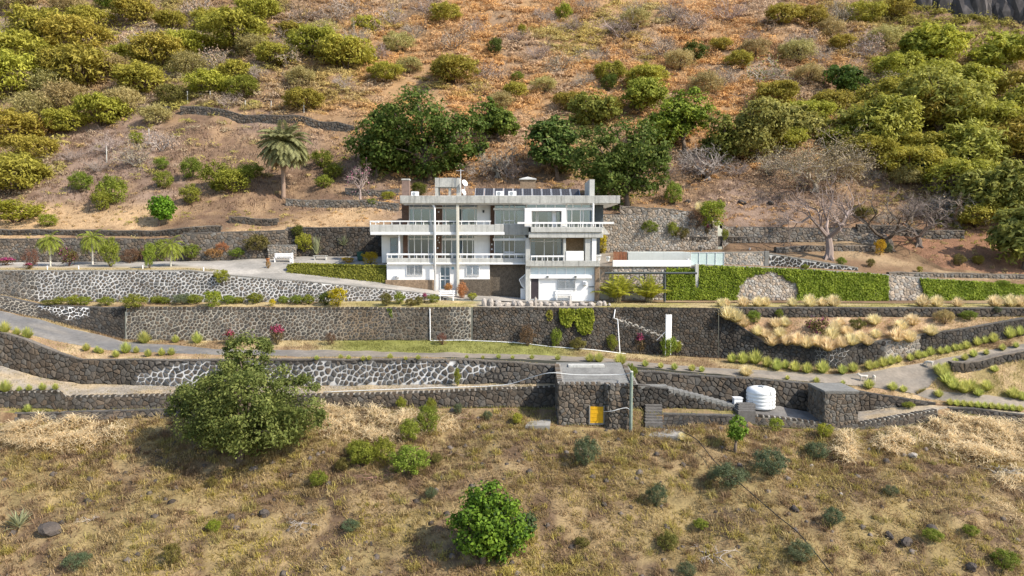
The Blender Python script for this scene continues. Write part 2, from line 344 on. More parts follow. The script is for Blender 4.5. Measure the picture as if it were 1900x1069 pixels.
def c_path(qx, qy, V):
    n = fbm(V[:, 0]/2, V[:, 1]/1, 91)
    c = mixc((.36,.28,.18), (.30,.26,.21), sstep(.35, .65, n)); k = sstep(1180, 1230, qx)*sstep(1620, 1560, qx)
    return c*(1-k[:, None])+np.array((.16,.15,.14))*k[:, None]
ribbon('hillside', 'hill7', 'W0top', -700, 2600, [6, 14, 14, 16, 20, 30, 24], c_hill, GROUND, step=9)
ribbon('driveway', 'W0base', 'M', -700, 2600, 6, c_drive, ROADM)
ribbon('driveway_ramp', 'Rb', 'W1top', -700, 2600, 3, c_drive, ROADM)
ribbon('terrace_bank', 'M', 'Rb', -700, 716, 3, c_drive, ROADM)
ribbon('garden_strip', 'W1base', 'W2top', -700, 2600, 5, c_strip, GROUND)
ribbon('planting_bed', 'BR', 'BF', 1325, 2600, 10, c_const((.40,.28,.17), (.27,.17,.1)), GROUND)
ribbon('verge_above_road', 'W2base', 'roadB', -700, 2600, 4, c_verge, GROUND)
ribbon('lower_road', 'roadB', 'upF', -700, 2600, 5, c_road, ROADM)
ribbon('grass_mound', 'upF', 'mound', 1690, 2600, 10, c_const((.42,.30,.17), (.26,.2,.09)), GROUND)
ribbon('branch_road', 'mound', 'roadF', 1690, 2600, 3, c_road, ROADM)
ribbon('verge_below_road', 'roadF', 'W3top', -700, 2600, 4, c_const((.42,.31,.18), (.3,.2,.12), 1.2), GROUND)
ribbon('lower_path', 'W3base', 'W4top', -700, 2600, 6, c_path, GROUND)
ribbon('ledge', 'W4base', 'W5top', -700, 2600, 2, c_const(TAN, OLIVE), GROUND)
ribbon('foreground_slope', 'W5base', 'low3', -700, 2600, [36, 40, 10], c_slope, GROUND, step=8)

# ------------------------------------------------------------------ stone walls
def clip(poly, nx, ny, d):
    out = []
    n = len(poly)
    for i in range(n):
        a = poly[i]; b = poly[(i+1) % n]
        da = a[0]*nx+a[1]*ny-d; db = b[0]*nx+b[1]*ny-d
        if da <= 0: out.append(a)
        if (da < 0 < db) or (db < 0 < da):
            t = da/(da-db); out.append((a[0]+(b[0]-a[0])*t, a[1]+(b[1]-a[1])*t))
    return out
def voronoi(L, H, cell, rng, aspect=1.15, jit=.42):
    cw, ch = cell*aspect, cell/aspect
    nx, ny = max(1, int(L/cw))+3, max(1, int(math.ceil(H/ch)))+2
    seeds = {}
    for j in range(-1, ny):
        for i in range(-2, nx):
            if rng.random() < .16: continue
            seeds[i, j] = ((i+.5+(.5 if j % 2 else 0)+rng.uniform(-jit, jit))*cw, (j+.5+rng.uniform(-jit, jit))*ch)
    res = []
    for (i, j), (sx, sy) in seeds.items():
        if sx < -cw or sx > L+cw or sy > H+ch: continue
        poly = [(sx-2*cw, sy-2*ch), (sx+2*cw, sy-2*ch), (sx+2*cw, sy+2*ch), (sx-2*cw, sy+2*ch)]
        for dj in (-2, -1, 0, 1, 2):
            for di in (-2, -1, 0, 1, 2):
                q = seeds.get((i+di, j+dj))
                if q is None or (di == 0 and dj == 0): continue
                ex, ey = q[0]-sx, q[1]-sy
                poly = clip(poly, ex, ey, ((q[0]**2+q[1]**2)-(sx*sx+sy*sy))/2)
                if len(poly) < 3: break
        if len(poly) >= 3: res.append(poly)
    return res
class Face:
    """a wall face given by its top and base points along its length"""
    def __init__(s, T, B, px=None):
        s.T = np.asarray(T, float); s.B = np.asarray(B, float)
        mid = (s.T+s.B)/2; d = np.linalg.norm(np.diff(mid[:, :2], axis=0), axis=1)
        s.s = np.concatenate([[0], np.cumsum(d)]); s.L = s.s[-1]
        s.H = np.linalg.norm(s.T-s.B, axis=1); s.px = px if px is not None else proj(mid)[0]
        tan = np.gradient(mid[:, :2], axis=0); n = np.stack([tan[:, 1], -tan[:, 0]], 1); n /= np.linalg.norm(n, axis=1)[:, None]+1e-9
        s.n = n
    def at(s, u, h, dep=0):
        f = lambda a: np.interp(u, s.s, a)
        H = f(s.H); t = min(max(h/max(H, 1e-3), 0), 1)
        return tuple(f(s.B[:, k])*(1-t)+f(s.T[:, k])*t+(dep*f(s.n[:, k]) if k < 2 else 0) for k in range(3))
def stones(face, cell, rng, shrink, colfn, depth=.06, aspect=1.15):
    """list of (area, mesh builder) for the stones of one face"""
    out = []
    for poly in voronoi(face.L, face.H.max(), cell, rng, aspect):
        cx = sum(p[0] for p in poly)/len(poly); cy = sum(p[1] for p in poly)/len(poly)
        Hc = float(np.interp(cx, face.s, face.H))
        if cx < 0 or cx > face.L or cy > Hc-.03 or cy < 0.02: continue
        px = float(np.interp(cx, face.s, face.px)); v = cy/max(Hc, .01)
        k = shrink(px, v) if callable(shrink) else shrink
        k *= rng.uniform(.86, 1.05)
        q = []
        for i, p in enumerate(poly):               # shrink, drop short edges, clamp to the face
            x = cx+(p[0]-cx)*k; y = cy+(p[1]-cy)*k
            q.append((min(max(x, .01), face.L-.01), min(max(y, .0), Hc-.02)))
        r = [q[0]]
        for p in q[1:]:
            if (p[0]-r[-1][0])**2+(p[1]-r[-1][1])**2 > (cell*.14)**2: r.append(p)
        if len(r) < 3: continue
        area = .5*abs(sum(r[i][0]*r[(i+1) % len(r)][1]-r[(i+1) % len(r)][0]*r[i][1] for i in range(len(r))))
        if area < cell*cell*.06: continue
        d = depth*rng.uniform(.6, 1.35); n = len(r)
        ring0 = [face.at(p[0], p[1], -.03) for p in r]
        ring1 = [face.at(p[0], p[1], d*.55) for p in r]
        ring2 = [face.at(cx+(p[0]-cx)*.68, cy+(p[1]-cy)*.68, d*rng.uniform(.85, 1.15)) for p in r]
        vs = ring0+ring1+ring2+[face.at(cx, cy, d*rng.uniform(.95, 1.25))]
        fs = []
        for i in range(n):
            j = (i+1) % n
            fs += [(i, j, n+j, n+i), (n+i, n+j, 2*n+j, 2*n+i), (2*n+i, 2*n+j, 3*n)]
        out.append((area if -20 < px < 1920 else 0, vs, fs, colfn(px, v, rng)))
    return out
def wall(name, label, cat, faces, cell, shrink, mortar, scol, nparts=0, depth=.06, seed=1, group=None, cap=.4, capcol=(.12,.11,.1), coping=0, aspect=1.15, sub=None):
    rng = np.random.default_rng(seed)
    root = empty(name, (0, 0, 0), label, cat, group)
    c0 = np.mean(faces[0].B, axis=0); root.location = tuple(c0)
    off = -Vector(c0)
    mb_v, mb_f, mb_c = [], [], []
    allst = []
    cap_mb = MB()
    for fc in faces:
        n = len(fc.s); R = 9; base = len(mb_v)
        for r in range(R):
            t = r/(R-1)
            p = fc.B*(1-t)+fc.T*t
            if r == 0: p = p-np.array([0, 0, .35])
            for i in range(n):
                mb_v.append(tuple(p[i])); mb_c.append(mortar(fc.px[i], t))
        for r in range(R-1):
            for i in range(n-1): mb_f.append((base+r*n+i, base+r*n+i+1, base+(r+1)*n+i+1, base+(r+1)*n+i))
        # cap: top slab going back into the bank
        bk = np.concatenate([-fc.n*cap, np.zeros((n, 1))], 1); fr = np.concatenate([fc.n*.05, np.zeros((n, 1))], 1)
        z = np.array([0, 0, .05])
        rows = [fc.T+fr-z, fc.T+fr+z, fc.T+bk+z, fc.T+bk-z*8]
        vs = [tuple(p) for r_ in rows for p in r_]; fs = []
        for r in range(3):
            for i in range(n-1): fs.append((r*n+i, r*n+i+1, (r+1)*n+i+1, (r+1)*n+i))
        if coping == 0: cap_mb.add(vs, fs, capcol)
        else:
            cap_mb.add(vs, fs, coping['mortar'])
            u = 0.1
            while u < fc.L-.3:
                wd = coping['w']*rng.uniform(.8, 1.15); h = float(np.interp(u, fc.s, fc.H))
                a = fc.at(u, h, .0); b = fc.at(u+wd, h, .0); nn = (np.interp(u, fc.s, fc.n[:, 0]), np.interp(u, fc.s, fc.n[:, 1]))
                f0, f1 = .07+rng.uniform(-.01, .02), -.3; zt = .09+rng.uniform(-.02, .03); cc = scol(float(np.interp(u, fc.s, fc.px)), 1, rng)
                q = [(a[0]+nn[0]*f0, a[1]+nn[1]*f0), (b[0]+nn[0]*f0, b[1]+nn[1]*f0), (b[0]+nn[0]*f1, b[1]+nn[1]*f1), (a[0]+nn[0]*f1, a[1]+nn[1]*f1)]
                za, zb = a[2], b[2]
                vs = [(q[0][0], q[0][1], za-.12), (q[1][0], q[1][1], zb-.12), (q[2][0], q[2][1], zb-.12), (q[3][0], q[3][1], za-.12), (q[0][0], q[0][1], za+zt), (q[1][0], q[1][1], zb+zt), (q[2][0], q[2][1], zb+zt), (q[3][0], q[3][1], za+zt)]
                cap_mb.add(vs, [(4,5,6,7),(0,1,5,4),(1,2,6,5),(3,0,4,7)], cc)
                u += wd+coping['gap']
        allst += stones(fc, cell, rng, shrink, scol, depth, aspect)
    B = MB(); B.v, B.f, B.c = mb_v, mb_f, mb_c
    def put(mb, nm, material):
        mb.v = [(x+off.x, y+off.y, z_+off.z) for x, y, z_ in mb.v]; return mb.build(nm, material, root)
    put(B, 'mortar_bed', MORTAR); cp = put(cap_mb, 'coping', STONE)
    allst.sort(key=lambda a: -a[0])
    rest = MB()
    for k, (ar, vs, fs, c) in enumerate(allst):
        if k < nparts and ar > 0: m = MB(); m.add(vs, fs, c); put(m, 'stone', STONE)
        else: rest.add(vs, fs, c)
    if rest.v: tag(put(rest, 'small_stones', STONE), kind='stuff')
    return root
def lface(k0, k1, px0, px1, step=8, dz=0):
    px = np.arange(px0, px1+.1, step); return Face(linep(k0, px), linep(k1, px), px)
def darkst(px, v, r):
    b = r.uniform(.7, 1.35); w_ = r.uniform(-.08, .12); return (.050*b*(1+w_), .045*b, .039*b*(1-w_))
def brownst(px, v, r):
    b = r.uniform(.7, 1.4); w_ = r.uniform(-.08, .14); return (.064*b*(1+w_), .055*b, .045*b*(1-w_))
def greyst(px, v, r):
    b = r.uniform(.7, 1.4); w_ = r.uniform(-.08, .12); return (.24*b*(1+w_), .21*b, .175*b*(1-w_))
def nz1(px, s=30, seed=7): return float(vn(px/s, px*0+.5, seed))
# driveway retaining wall: white pointing
def m_w1(px, v):
    if px < 66: k = float(sstep(10, 66, px)); return tuple(np.array((.2,.18,.15))*(1-k)+np.array((.38,.35,.3))*k)
    n = float(vn(px/40, v*3, 9)); a = np.array((.50,.485,.46)); b = np.array((.27,.25,.22)); return tuple(a*(1-n*.7)+b*n*.7)
wall('retaining_wall', 'long grey stone wall with white pointing holding up the driveway', 'wall', [lface('W1top', 'W1base', -640, 838)], .31,
     lambda px, v: .84 if px < 66 else .66+.18*nz1(px+v*60, 14, 3), m_w1, lambda px, v, r: tuple(np.array(darkst(px, v, r))*1.9), 300, .06, 11, capcol=(.3,.28,.25))
# the long wall above the lower road, in three stretches
def m_w2a(px, v):
    if px < 66: return (.3,.27,.22)
    w_ = 70 < px < 165 and v > .82-(.55*(1-abs(px-125)/60))*.9 and nz1(px, 12, 5)+v > .75
    return (.66,.65,.63) if w_ else (.038,.034,.03)
wall('retaining_wall', 'dark stone wall with a splash of white mortar where the road bends', 'wall', [lface('BF', 'W2base', -640, 235)], .29,
     lambda px, v: .84 if px < 170 else .93, m_w2a, darkst, 150, .05, 12)
def m_w2b(px, v):
    n = float(vn(px/30, v*2.5, 19)); c = np.array((.38,.345,.28)); t = np.array((.25,.18,.11)); d = np.array((.14,.12,.09))
    k = float(sstep(600, 660, px)*sstep(745, 700, px))*.8; c = c*(1-k)+t*k
    k = float(sstep(715, 740, px)*sstep(845, 825, px))*.85; c = c*(1-k)+d*k
    return tuple(c*(1-.35*n))
wall('retaining_wall', 'long stone wall with cream net-like joints between lawn strip and lower road', 'wall', [lface('BF', 'W2base', 234, 878)], .29,
     lambda px, v: .74+.12*nz1(px+v*50, 10, 8), m_w2b, lambda px, v, r: tuple(np.array(brownst(px, v, r))*1.35), 300, .05, 13, coping={'mortar': (.4,.35,.27), 'w': .30, 'gap': .12})
def m_dark(px, v): return (.028,.025,.022)
def m_w2c(px, v):
    # white mortar run like a fallen stair line on the dark wall
    y = .72-(px-1150)/200*.75
    if 1145 < px < 1340 and abs(v-y) < .06+.05*nz1(px, 6, 4) and px < 1260: return (.46,.42,.36)
    return (.036,.032,.027)
wall('retaining_wall', 'dark brown rubble wall with vines in front of the house yard', 'wall', [lface('BF', 'W2base', 877, 1337)], .26, .93, m_w2c,
     lambda px, v, r: tuple(np.array(brownst(px, v, r))*(1.25 if px < 1150 else .85)), 0, .06, 14, coping={'mortar': (.1,.09,.08), 'w': .34, 'gap': .05})
def m_w2d(px, v):
    if 1505 < px < 1575: return (.45,.42,.38) if nz1(px, 8, 5)+v*.3 > .55 else (.08,.07,.06)
    if 1640 < px < 1705: return (.40,.36,.31)
    return (.034,.03,.027)
wall('retaining_wall', 'curving dark stone wall below the bed of pale tussocks', 'wall', [lface('BF', 'W2base', 1334, 2560)], .32, lambda px, v: .84 if 1640 < px < 1705 else .91, m_w2d,
     lambda px, v, r: tuple(np.array(greyst(px, v, r))*.8) if 1640 < px < 1705 else darkst(px, v, r), 120, .06, 15)
wall('garden_wall', 'low dark stone wall at the back of the bed of pale tussocks', 'wall', [lface('W2top', 'BR', 1338, 2560)], .34, .9, m_dark, brownst, 0, .06, 16)
# wall below the road
def m_w3(px, v):
    e = .84+.12*(nz1(px, 22, 6)-.5)*2
    if 250 < px < 345: e = .35+.006*(px-250)
    if 250 < px < 935 and v < e and not (px > 840 and v < (px-840)/95-.1): n = float(vn(px/25, v*3, 29)); return tuple(np.array((.56,.55,.53))*(1-.4*n))
    return (.045,.04,.033) if px < 250 else (.036,.033,.03)
wall('retaining_wall', 'dark wall of big stones with a long patch of white mortar below the road', 'wall', [lface('W3top', 'W3base', -640, 1032)], .38,
     lambda px, v: .70+.16*nz1(px+v*40, 9, 2) if 250 < px < 935 else .94, m_w3, lambda px, v, r: tuple(np.array(darkst(px, v, r))*1.6) if px > 250 else brownst(px, v, r), 300, .09, 17, capcol=(.16,.14,.12))
wall('retaining_wall', 'dark rubble wall behind the white water tank', 'wall', [lface('W3top', 'W3base', 1032, 1742)], .38, .93, m_dark, brownst, 150, .09, 18)
# lowest walls
CP4 = {'mortar': (.34,.31,.27), 'w': .26, 'gap': .16}
wall('retaining_wall', 'short stone wall with tooth-like coping under the footpath', 'wall', [lface('W4top', 'W4base', -640, 120, 4)], .36, .92, lambda px, v: (.055,.05,.04), brownst, 80, .07, 19, coping=CP4)
wall('retaining_wall', 'low brown stone wall with pale notched coping running behind the big tree', 'wall', [lface('W4top', 'W4base', 120, 1034)], .36, .91, lambda px, v: (.06,.052,.043), lambda px, v, r: tuple(np.array(brownst(px, v, r))*1.2), 220, .07, 20, coping=CP4)
wall('retaining_wall', 'dark stone wall beneath the sloping stair beside the stone pump house', 'wall', [lface('W4top', 'W4base', 1172, 1372)], .34, .92, m_dark, darkst, 120, .07, 21)
wall('retaining_wall', 'low stone wall under the terrace of the flat-topped stone block', 'wall', [lface('W4top', 'W4base', 1396, 1742)], .30, .9, lambda px, v: (.14,.125,.1), brownst, 0, .06, 22, coping={'mortar': (.36,.33,.28), 'w': .24, 'gap': .16})
wall('retaining_wall', 'dark wall of small stones beside the straw heaps and branch road', 'wall', [lface('W4top', 'W4base', 1760, 2560)], .32, .91, m_dark, brownst, 0, .06, 23)
wall('garden_wall', 'dry-laid low wall of flat stones above the straw bank', 'wall', [lface('W5top', 'W5base', 28, 420)], .36, .93, m_dark, lambda px, v, r: tuple(np.array(brownst(px, v, r))*1.3), 100, .07, 24, aspect=1.5)
wall('garden_wall', 'low stone kerb wall below the grass ledge by the stone steps', 'wall', [lface('W5top', 'W5base', 1228, 1394)], .34, .92, m_dark, darkst, 0, .06, 25)
# walls above the driveway and behind the house
wall('terrace_wall', 'rough brown stone wall behind the young palms along the driveway', 'wall', [lface('W0top', 'W0base', -640, 537)], .34, .92, lambda px, v: (.10,.085,.068), lambda px, v, r: tuple(np.array(brownst(px, v, r))*1.75), 0, .07, 26)
wall('terrace_wall', 'tall dark stone wall behind the parking area beside the house', 'wall', [lface('W0top', 'W0base', 534, 830)], .32, .93, m_dark, lambda px, v, r: tuple(np.array(brownst(px, v, r))*.9), 0, .06, 27)
wall('terrace_wall', 'tall light grey stone wall rising behind the pool terrace', 'wall', [lface('W0top', 'W0base', 1060, 1338)], .27, .9, lambda px, v: (.26,.23,.19), greyst, 0, .06, 28)
wall('terrace_wall', 'long dry stone terrace wall under the bare trees', 'wall', [lface('W0top', 'W0base', 1340, 1640)], .36, .9, lambda px, v: (.15,.125,.1), lambda px, v, r: tuple(np.array(greyst(px, v, r))*.62), 0, .07, 29)
wall('terrace_wall', 'pale grey stone wall half hidden by ivy below the pool terrace', 'wall', [lface('M', 'Rb', 1113, 2560)], .30, .9, lambda px, v: (.30,.26,.22), lambda px, v, r: tuple(np.array(greyst(px, v, r))*1.25), 0, .06, 30, capcol=(.4,.37,.33))
def gwall(name, label, pts, hgt, cell, scol, mort, seed, shrink=.91, thick=.45, parts=0, capcol=(.2,.17,.14), depth=.07):
    """a free wall standing on the ground along photo points (base)"""
    P_ = []
    pts = np.array(pts, float); q = np.arange(pts[0, 0], pts[-1, 0]+.1, 10)
    for x in q:
        g = ground(x, float(np.interp(x, pts[:, 0], pts[:, 1]))); P_.append(tuple(g))
    B = np.array(P_); k = np.ones(5)/5
    if len(B) > 8:
        Z = np.convolve(np.pad(B[:, 2], 2, mode='edge'), k, 'valid'); Y = np.convolve(np.pad(B[:, 1], 2, mode='edge'), k, 'valid'); B[:, 2] = Z; B[:, 1] = Y
    h = np.interp(q, pts[:, 0], pts[:, 2] if pts.shape[1] > 2 else np.full(len(pts), hgt))
    rr = (fbm(q/25, q*0, seed)-.5)*.35*h
    T = B+np.stack([0*h, 0*h+.08, h+rr], 1); B = B-np.array([0, 0, .25])
    return wall(name, label, 'wall', [Face(T, B, q)], cell, shrink, lambda px, v: mort, scol, parts, depth, seed, cap=thick, capcol=capcol)
gwall('terrace_wall', 'thin terrace wall along the dry ledge above the young palms', [(-300,436),(0,437),(330,437),(355,432),(410,430)], .62, .34, brownst, (.1,.085,.07), 31)
gwall('terrace_wall', 'short stone wall on the dry ledge beside the tall dark wall', [(425,417),(522,416)], .75, .34, brownst, (.12,.1,.08), 32)
gwall('terrace_wall', 'low grey stone wall below the tall date palm', [(530,386),(640,388),(742,390)], .85, .34, lambda px, v, r: tuple(np.array(greyst(px, v, r))*.6), (.16,.14,.11), 33)
gwall('terrace_wall', 'low stone wall behind the bare pink-flowered tree near the roof', [(640,362),(745,366)], .8, .34, lambda px, v, r: tuple(np.array(greyst(px, v, r))*.55), (.14,.12,.1), 34)
gwall('terrace_wall', 'dark dry stone wall crossing the slope above the date palm', [(335,211),(420,222),(520,232),(640,244),(668,250)], 1.15, .38, lambda px, v, r: tuple(np.array(brownst(px, v, r))*1.5), (.08,.068,.055), 35)
gwall('terrace_wall', 'dark stone wall end tucked under a bush high on the slope', [(262,206),(312,210)], 1.2, .5, darkst, (.05,.045,.04), 36)
gwall('terrace_wall', 'light rubble wall on the slope behind the house end', [(1150,398),(1260,404),(1290,410)], .9, .4, greyst, (.2,.16,.12), 37)
gwall('terrace_wall', 'low dark ledge wall among shrubs above the pool', [(1262,447),(1300,449),(1352,447),(1400,449)], .55, .34, brownst, (.1,.085,.07), 38)
gwall('terrace_wall', 'broken stone wall beside the pale trunk of the bare tree', [(1440,470),(1530,466),(1640,468)], .6, .36, lambda px, v, r: tuple(np.array(greyst(px, v, r))*.55), (.12,.1,.08), 39)
gwall('terrace_wall', 'old stone terrace under the spreading bare trees', [(1590,432),(1700,440),(1790,446)], .9, .4, lambda px, v, r: tuple(np.array(greyst(px, v, r))*.5), (.12,.1,.08), 40)
gwall('terrace_wall', 'thin stone kerb along the red soil above the ivy wall', [(1650,514),(1800,516),(1960,520)], .45, .34, lambda px, v, r: tuple(np.array(greyst(px, v, r))*.7), (.2,.17,.14), 41)
gwall('mound_wall', 'short dark wall on the mound between the two roads', [(1765,690),(1800,693),(1850,676),(1900,668),(1960,655)], .75, .4, brownst, (.08,.07,.06), 42)
BK = c_const(BROWN, TAN, .8, 77)
for nm, a, b, x0, x1 in (('bank','W0top','W0base',822,1068),('bank','W0top','W0base',1632,2598),('bank','W4top','W4base',1026,1180),('bank','W4top','W4base',1362,1404),('bank','W4top','W4base',1734,1770),
                         ('bank','W3top','W3base',1734,2598),('bank','W5top','W5base',-700,32),('bank','W5top','W5base',410,1234),('bank','W5top','W5base',1386,2598),('bank','BF','W2base',-700,-630)):
    ribbon(nm, a, b, x0, x1, 3, BK, GROUND)

# ------------------------------------------------------------------ the house
house = empty('house', (0, 68, P(850, 556, 68).z), 'white and concrete three-storey house with long balconies and flat roof', 'house')
HO = -house.location
def hcoords(x0, x1, y0, y1, Y):
    a = P(x0, (y0+y1)/2, Y); b = P(x1, (y0+y1)/2, Y); return a.x, b.x, P(950, y1, Y).z, P(950, y0, Y).z
def HB(name, x0, x1, y0, y1, Y, dep, m, parent=None):
    X0, X1, Z0, Z1 = hcoords(x0, x1, y0, y1, Y)
    p = parent or house
    if p is house: o_ = HO
    else: o_ = HO
    mb = MB().box(X0+o_.x, X1+o_.x, Y+o_.y, Y+dep+o_.y, Z0+o_.z, Z1+o_.z)
    ob_ = mb.build(name, m, p)
    bv = ob_.modifiers.new('b', 'BEVEL'); bv.width = min(.025, .2*min(X1-X0, dep, Z1-Z0)); bv.segments = 1; bv.limit_method = 'ANGLE'
    return ob_
def multi(name, boxes, m, parent=None):
    mb = MB()
    for x0, x1, y0, y1, Y, dep in boxes:
        X0, X1, Z0, Z1 = hcoords(x0, x1, y0, y1, Y); mb.box(X0+HO.x, X1+HO.x, Y+HO.y, Y+dep+HO.y, Z0+HO.z, Z1+HO.z)
    return mb.build(name, m, parent or house)
def window(x0, x1, y0, y1, Y, xs, ys=(), name='window', fr=WHITE, t=1.3, curtains=(), bars=0, room=True, gl=GLASS):
    """frame with mullions at xs and transoms at ys (photo px), one pane per opening, curtains and a room behind"""
    X = [x0]+list(xs)+[x1]; Yy = [y0]+list(ys)+[y1]
    bx = [(x0, x1, y0, y0+t, Y, .12), (x0, x1, y1-t, y1, Y, .12)]
    for x in X:
        xa = min(max(x-t/2, x0), x1-t); bx.append((xa, xa+t, y0+t, y1-t, Y+.003, .114))
    for y in ys: bx.append((x0+t, x1-t, y-t/2, y+t/2, Y+.006, .108))
    w_ = multi(name, bx, fr)
    for i in range(len(X)-1):
        for j in range(len(Yy)-1): HB('pane', X[i]+t*.4, X[i+1]-t*.4, Yy[j]+t*.4, Yy[j+1]-t*.4, Y+.06, .012, gl, w_)
    for a, b in curtains:
        X0, X1, Z0, Z1 = hcoords(a, b, y0+t, y1, Y+.2); mb = MB(); n = max(6, int((X1-X0)/.12)*2); vs = []; fs = []
        for k in range(n+1):
            xx = X0+(X1-X0)*k/n; yy = Y+.2+(.05 if k % 2 else -.05)
            vs += [(xx+HO.x, yy+HO.y, Z0+HO.z), (xx+HO.x, yy+HO.y, Z1+HO.z)]
            if k: fs.append((2*k-2, 2*k, 2*k+1, 2*k-1))
        mb.add(vs, fs); mb.build('curtain', CURT, w_)
    if bars:
        multi('grille', [(x0+(x1-x0)*(k+.5)/bars-.18, x0+(x1-x0)*(k+.5)/bars+.18, y0, y1, Y-.06, .03) for k in range(bars)]+[(x0, x1, y1-3, y1-2.6, Y-.05, .02), (x0, x1, y0+3, y0+3.4, Y-.05, .02)], WHITEC, w_)
    return w_
YB, YG, YQ = 68.0, 70.2, 66.6
# roof
roof = HB('roof_slab', 742, 1150.5, 363, 377.5, 67.5, 10, CONC)
HB('soffit', 746, 1147, 377.4, 379, 67.75, 9.4, WHITE)
# floors and rooms
HB('floor_slab', 687, 936, 430.8, 436, 67.93, 9.6, WHITE); HB('floor_slab', 934, 983, 431, 436, 69.05, 8.5, WHITE)
HB('floor_slab', 981, 1119, 430.5, 441.3, 66.72, 10.8, CONCP)
HB('floor_slab', 718, 986, 487.6, 491, 67.93, 9.6, WHITE); HB('floor_slab', 977, 1113, 490, 495, 66.68, 10.9, CONCP)
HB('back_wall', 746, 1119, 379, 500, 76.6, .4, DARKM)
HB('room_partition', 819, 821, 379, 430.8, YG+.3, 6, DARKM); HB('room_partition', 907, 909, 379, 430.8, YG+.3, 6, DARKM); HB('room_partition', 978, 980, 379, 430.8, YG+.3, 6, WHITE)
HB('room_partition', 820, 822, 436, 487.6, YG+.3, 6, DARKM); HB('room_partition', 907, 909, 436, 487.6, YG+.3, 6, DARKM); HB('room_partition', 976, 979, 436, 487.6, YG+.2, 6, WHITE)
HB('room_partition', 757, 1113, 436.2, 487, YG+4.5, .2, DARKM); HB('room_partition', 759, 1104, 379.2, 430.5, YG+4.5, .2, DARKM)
# balconies: fronts and railings
def balcony(x0, x1, y0, y1, Y, m=CONCP, rail=None, posts=(), ptop=None, rt=None, dep=.18):
    b = HB('balcony', x0, x1, y0, y1, Y, dep, m)
    if rail:
        ra, rb, r0, r1 = rail; bx = [(ra, rb, r0, r1, Y+.04, .12)]
        for p in posts: bx.append((p-.6, p+.6, r1, y0, Y+.06, .08))
        multi('railing', bx, WHITE, b)
    return b
bl = balcony(686, 917.5, 417, 431, YB, CONCP, (686, 911, 409.5, 411.8), [687.5, 697, 712, 727, 742, 757, 771, 786, 800, 814, 828, 842, 856, 870, 884, 898, 909])
multi('railing', [(686, 687.6, 409.5, 411.8, YB+.2, 4.5), (686.2, 687.2, 411.8, 417, YB+2, .08), (686.2, 687.2, 411.8, 417, YB+4, .08)], WHITE, bl)
HB('side_parapet', 686, 688.6, 417, 431, YB+.19, 5, CONCP, bl)
HB('balcony_panel', 917.5, 934.5, 416, 435.4, YB-.02, .3, CONCP); HB('balcony_panel', 934.5, 981, 416, 436, 69.0, .2, CONCP)
br = balcony(985, 1117.5, 421.5, 431, YQ, CONCP, (960, 1139, 412, 415.6), [985+8*k for k in range(17)])
multi('railing', [(1117, 1118.4, 412.2, 415.4, YQ+.2, 6), (1117.1, 1118.1, 415.4, 421.5, YQ+1.5, .1), (1117.1, 1118.1, 415.4, 421.5, YQ+3, .1), (1117.1, 1118.1, 415.4, 421.5, YQ+4.5, .1)], WHITE, br)
HB('side_parapet', 1115.5, 1119, 421, 441, YQ+.25, 4, CONCP, br)
m_ = MB(); a, b_, z0, z1 = hcoords(1119, 1131.5, 419, 435, 68.2)
m_.add([(a+HO.x, 68.2+HO.y, z0+HO.z), (b_+HO.x, 68.2+HO.y, z0+HO.z), (a+HO.x, 68.2+HO.y, z1+HO.z), (a+HO.x, 72+HO.y, z0+HO.z), (b_+HO.x, 72+HO.y, z0+HO.z), (a+HO.x, 72+HO.y, z1+HO.z)], [(0,1,2),(3,5,4),(0,2,5,3),(1,4,5,2),(0,3,4,1)]); m_.build('balcony_wing', CONCP, house)
bm = balcony(717, 985, 479, 488, YB, CONCP, (717, 975, 470.3, 473.6), [718.5, 726, 739, 746, 760, 773, 787, 800, 811, 826, 840, 855, 866, 881, 896, 904, 915, 930, 945, 958, 972])
multi('railing', [(717, 718.6, 470.3, 473.6, YB+.2, 2.0), (717.2, 718.2, 473.6, 479, YB+2, .08)], WHITE, bm)
HB('side_parapet', 717, 719.6, 479, 488, YB+.19, 3, CONCP, bm)
bq = balcony(975, 1113, 484, 494.6, YQ, CONC, (985, 1047, 474, 477.2), [986, 996, 1006, 1016, 1026, 1036, 1046])
HB('low_wall', 1050, 1083, 466, 484, YQ+.35, .2, WHITE, bq); HB('side_parapet', 1109, 1113, 484, 494.6, YQ+.2, 3, CONC, bq)
# upper storey
HB('stone_pier', 746, 758.5, 379, 431, YG-.1, 6.5, BROWNST)
window(758.8, 806.5, 379, 431, YG, (767, 782, 798), (387.5,), curtains=((760, 766), (800, 806)))
pr = HB('stone_pier', 809.5, 820.5, 379, 431, YG-.12, .6, BROWNST)
for t_ in ((812.6, 815, 392, 394.6), (812.2, 814.6, 423, 425)): HB('tile_inlay', *t_, YG-.15, .05, WHITEC, pr)
window(820.8, 851, 379, 431, YG, (827,), (387.5,), curtains=((821.5, 826.5),))
window(851.2, 886, 379, 431, YG, (857, 881), (387.5,), curtains=((857, 868),))
HB('wall', 886, 910.2, 379, 431, YG-.02, .3, WHITE); HB('lintel', 758.8, 886, 384, 387.4, YG-.13, .12, WHITE)
HB('wall_lamp', 895.5, 898.6, 390, 394.5, YG-.2, .16, DARKMETAL)
HB('stone_pier', 910.2, 917.6, 379, 431, YG-.4, .8, BROWNST)
window(917.8, 976, 379, 416.5, 69.3, (935, 945, 955), (388.2,), curtains=((918.5, 930), (960, 975)))
HB('lintel', 915.5, 975, 386, 390, 69.1, .18, WHITE); multi('sash', [(936, 954.6, 408.6, 410.4, 69.18, .1)], WHITE)
window(977, 1051, 378.8, 386.5, 68.4, (995, 1013, 1030), ()); window(1051.2, 1100, 379, 386.5, 68.4, (1063, 1079), ())
